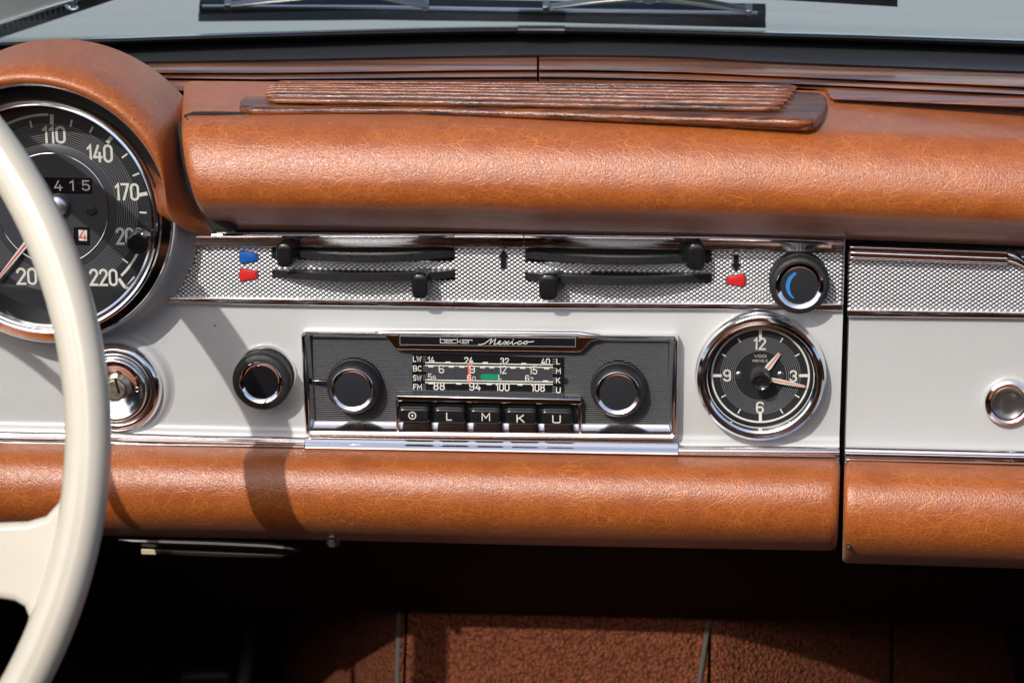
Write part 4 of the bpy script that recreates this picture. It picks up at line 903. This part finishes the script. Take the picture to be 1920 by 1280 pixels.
fw = thing('footwell', 'dark footwell under the dashboard', 'footwell', P(960, 1100, -.1), kind='structure')
vb0 = P(960, 1024, 0).y
def boxu(u0, u1, v0, v1, n0, n1): return slab([(u0, v0), (u1, v0), (u1, v1), (u0, v1)], n0, n1)
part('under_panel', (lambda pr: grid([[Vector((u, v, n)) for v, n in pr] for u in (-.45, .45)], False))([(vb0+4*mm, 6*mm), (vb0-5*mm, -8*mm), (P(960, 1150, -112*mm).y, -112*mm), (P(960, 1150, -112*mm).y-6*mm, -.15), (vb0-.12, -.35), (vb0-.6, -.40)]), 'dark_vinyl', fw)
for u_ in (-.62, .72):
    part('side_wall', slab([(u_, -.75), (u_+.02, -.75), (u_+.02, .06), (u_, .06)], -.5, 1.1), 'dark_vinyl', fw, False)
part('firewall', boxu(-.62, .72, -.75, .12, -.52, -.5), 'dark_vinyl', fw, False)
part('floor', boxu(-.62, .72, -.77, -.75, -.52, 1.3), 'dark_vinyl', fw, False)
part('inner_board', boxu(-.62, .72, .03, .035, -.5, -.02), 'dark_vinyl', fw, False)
cp = thing('carpet', 'brown looped carpet over the tunnel hump below the radio', 'carpet', P(1000, 1220, -60*mm))
def hump(u, v):
    uc0, uc1 = P(700, 1200, 0).x, P(1350, 1200, 0).x
    d = 0
    if u < uc0: d = (uc0-u)
    if u > uc1: d = (u-uc1)
    drop = 1.7*d+8*d*d if u < uc0 else .75*d+3.5*d*d
    mid = (uc0+uc1)/2
    return -.120-.35*((u-mid)**2)/.1*.1-drop+.45*(vc0-v)
vc0 = P(960, 1160, -105*mm).y
def cpanel(x0, x1):
    u0, u1 = P(x0, 1220, -60*mm).x, P(x1, 1220, -60*mm).x; rings = []
    for i in range(25):
        u = u0+(u1-u0)*i/24; e = 1.2*mm*(1-min(1, min(i, 24-i)/2))
        rings.append([Vector((u, v, hump(u, v)-e)) for v in [vc0+.03-.012*k for k in range(16)]])
    return grid(rings)
for a, b in ((180, 733), (738, 1328), (1334, 1716), (1724, 2100)):
    part('carpet_panel', cpanel(a, b), 'carpet_loop', cp, angle=180)
for xt, xb in ((737, 741), (1336, 1308), (1722, 1716)):
    pp = []
    for k in range(12):
        y = 1148+14*k; x = xt+(xb-xt)*k/11
        q0 = P(x, y, -100*mm); pp.append(Vector((q0.x, q0.y, hump(q0.x, q0.y)+.6*mm)))
    part('piping', tube(pp, 1.5*mm, 8), 'piping_grey', cp)
lv = thing('pedal_arm', 'dark grey pedal arm standing in the shaded footwell', 'pedal', P(465, 1270, -.09))
part('arm', tube([P(478, 1130, -.30), P(468, 1200, -.27), P(452, 1300, -.25), P(445, 1400, -.24)], [4*mm, 4.5*mm, 5*mm, 5*mm], 12, flat=.5), 'soft_black', lv)
part('pad', pxslab([(335, 1262), (430, 1258), (436, 1300), (330, 1302)], -.26, -.25), 'black_rubber', lv, bevel=3*mm)

# ------------------------------------------------------------------ seats behind the camera (seen only as reflections in the chrome)
def seat(u, label):
    s_ = thing('seat', label, 'seat', Vector((u, -.42, .75)), 'leather seats facing the dashboard')
    def cush(c, hx, hy, hz, tilt):
        rg_ = []
        for z, k in ((-1, .9), (-.7, 1), (.7, 1), (1, .88)):
            rg_.append([Vector((c[0]+math.copysign(abs(math.cos(a))**.5, math.cos(a))*hx*k, c[1]+math.copysign(abs(math.sin(a))**.5, math.sin(a))*hy*k-z*hz*math.sin(tilt)*0, c[2]+z*hz-(math.sin(a)*hy*k)*math.sin(tilt))) for a in [2*PI*i/28 for i in range(28)]])
        return grid(rg_, True, True, True)
    part('cushion', cush((u, -.42, .62), .25, .07, .24, 0), 'tan_leather', s_)
    part('backrest', cush((u, -.10, .98), .25, .34, .07, .30), 'tan_leather', s_)
gme = bpy.data.meshes.new('ground'); gme.from_pydata([(-150, -150, 0), (150, -150, 0), (150, 150, 0), (-150, 150, 0)], [], [(0, 1, 2, 3)])
n = N('pale_paving'); n.set(Base_Color=n.ramp(n.noise(n.coord(), 3, 6).outputs[0], [(.3, (.26, .25, .235)), (.7, (.34, .33, .31))]), Roughness=.9)
gme.materials.append(MAT['pale_paving']); gro = bpy.data.objects.new('ground', gme); COL.objects.link(gro); gro['kind'] = 'structure'; gro['label'] = 'pale paving the car stands on'
rp = thing('rear_reflection_panel', 'unseen tan leather panel added behind the seats for the chrome to reflect', 'panel', Vector((.05, -.6, 1.3)))  # out of view, added so the chrome rails mirror tan instead of empty black
part('panel_cover', slab([(-.6, -.75), (.7, -.75), (.7, .16), (-.6, .16)], 1.27, 1.33), 'tan_leather', rp, bevel=15*mm)
seat(-.36, 'tan leather driver seat facing the steering wheel'); seat(.36, 'tan leather passenger seat facing the glove box')
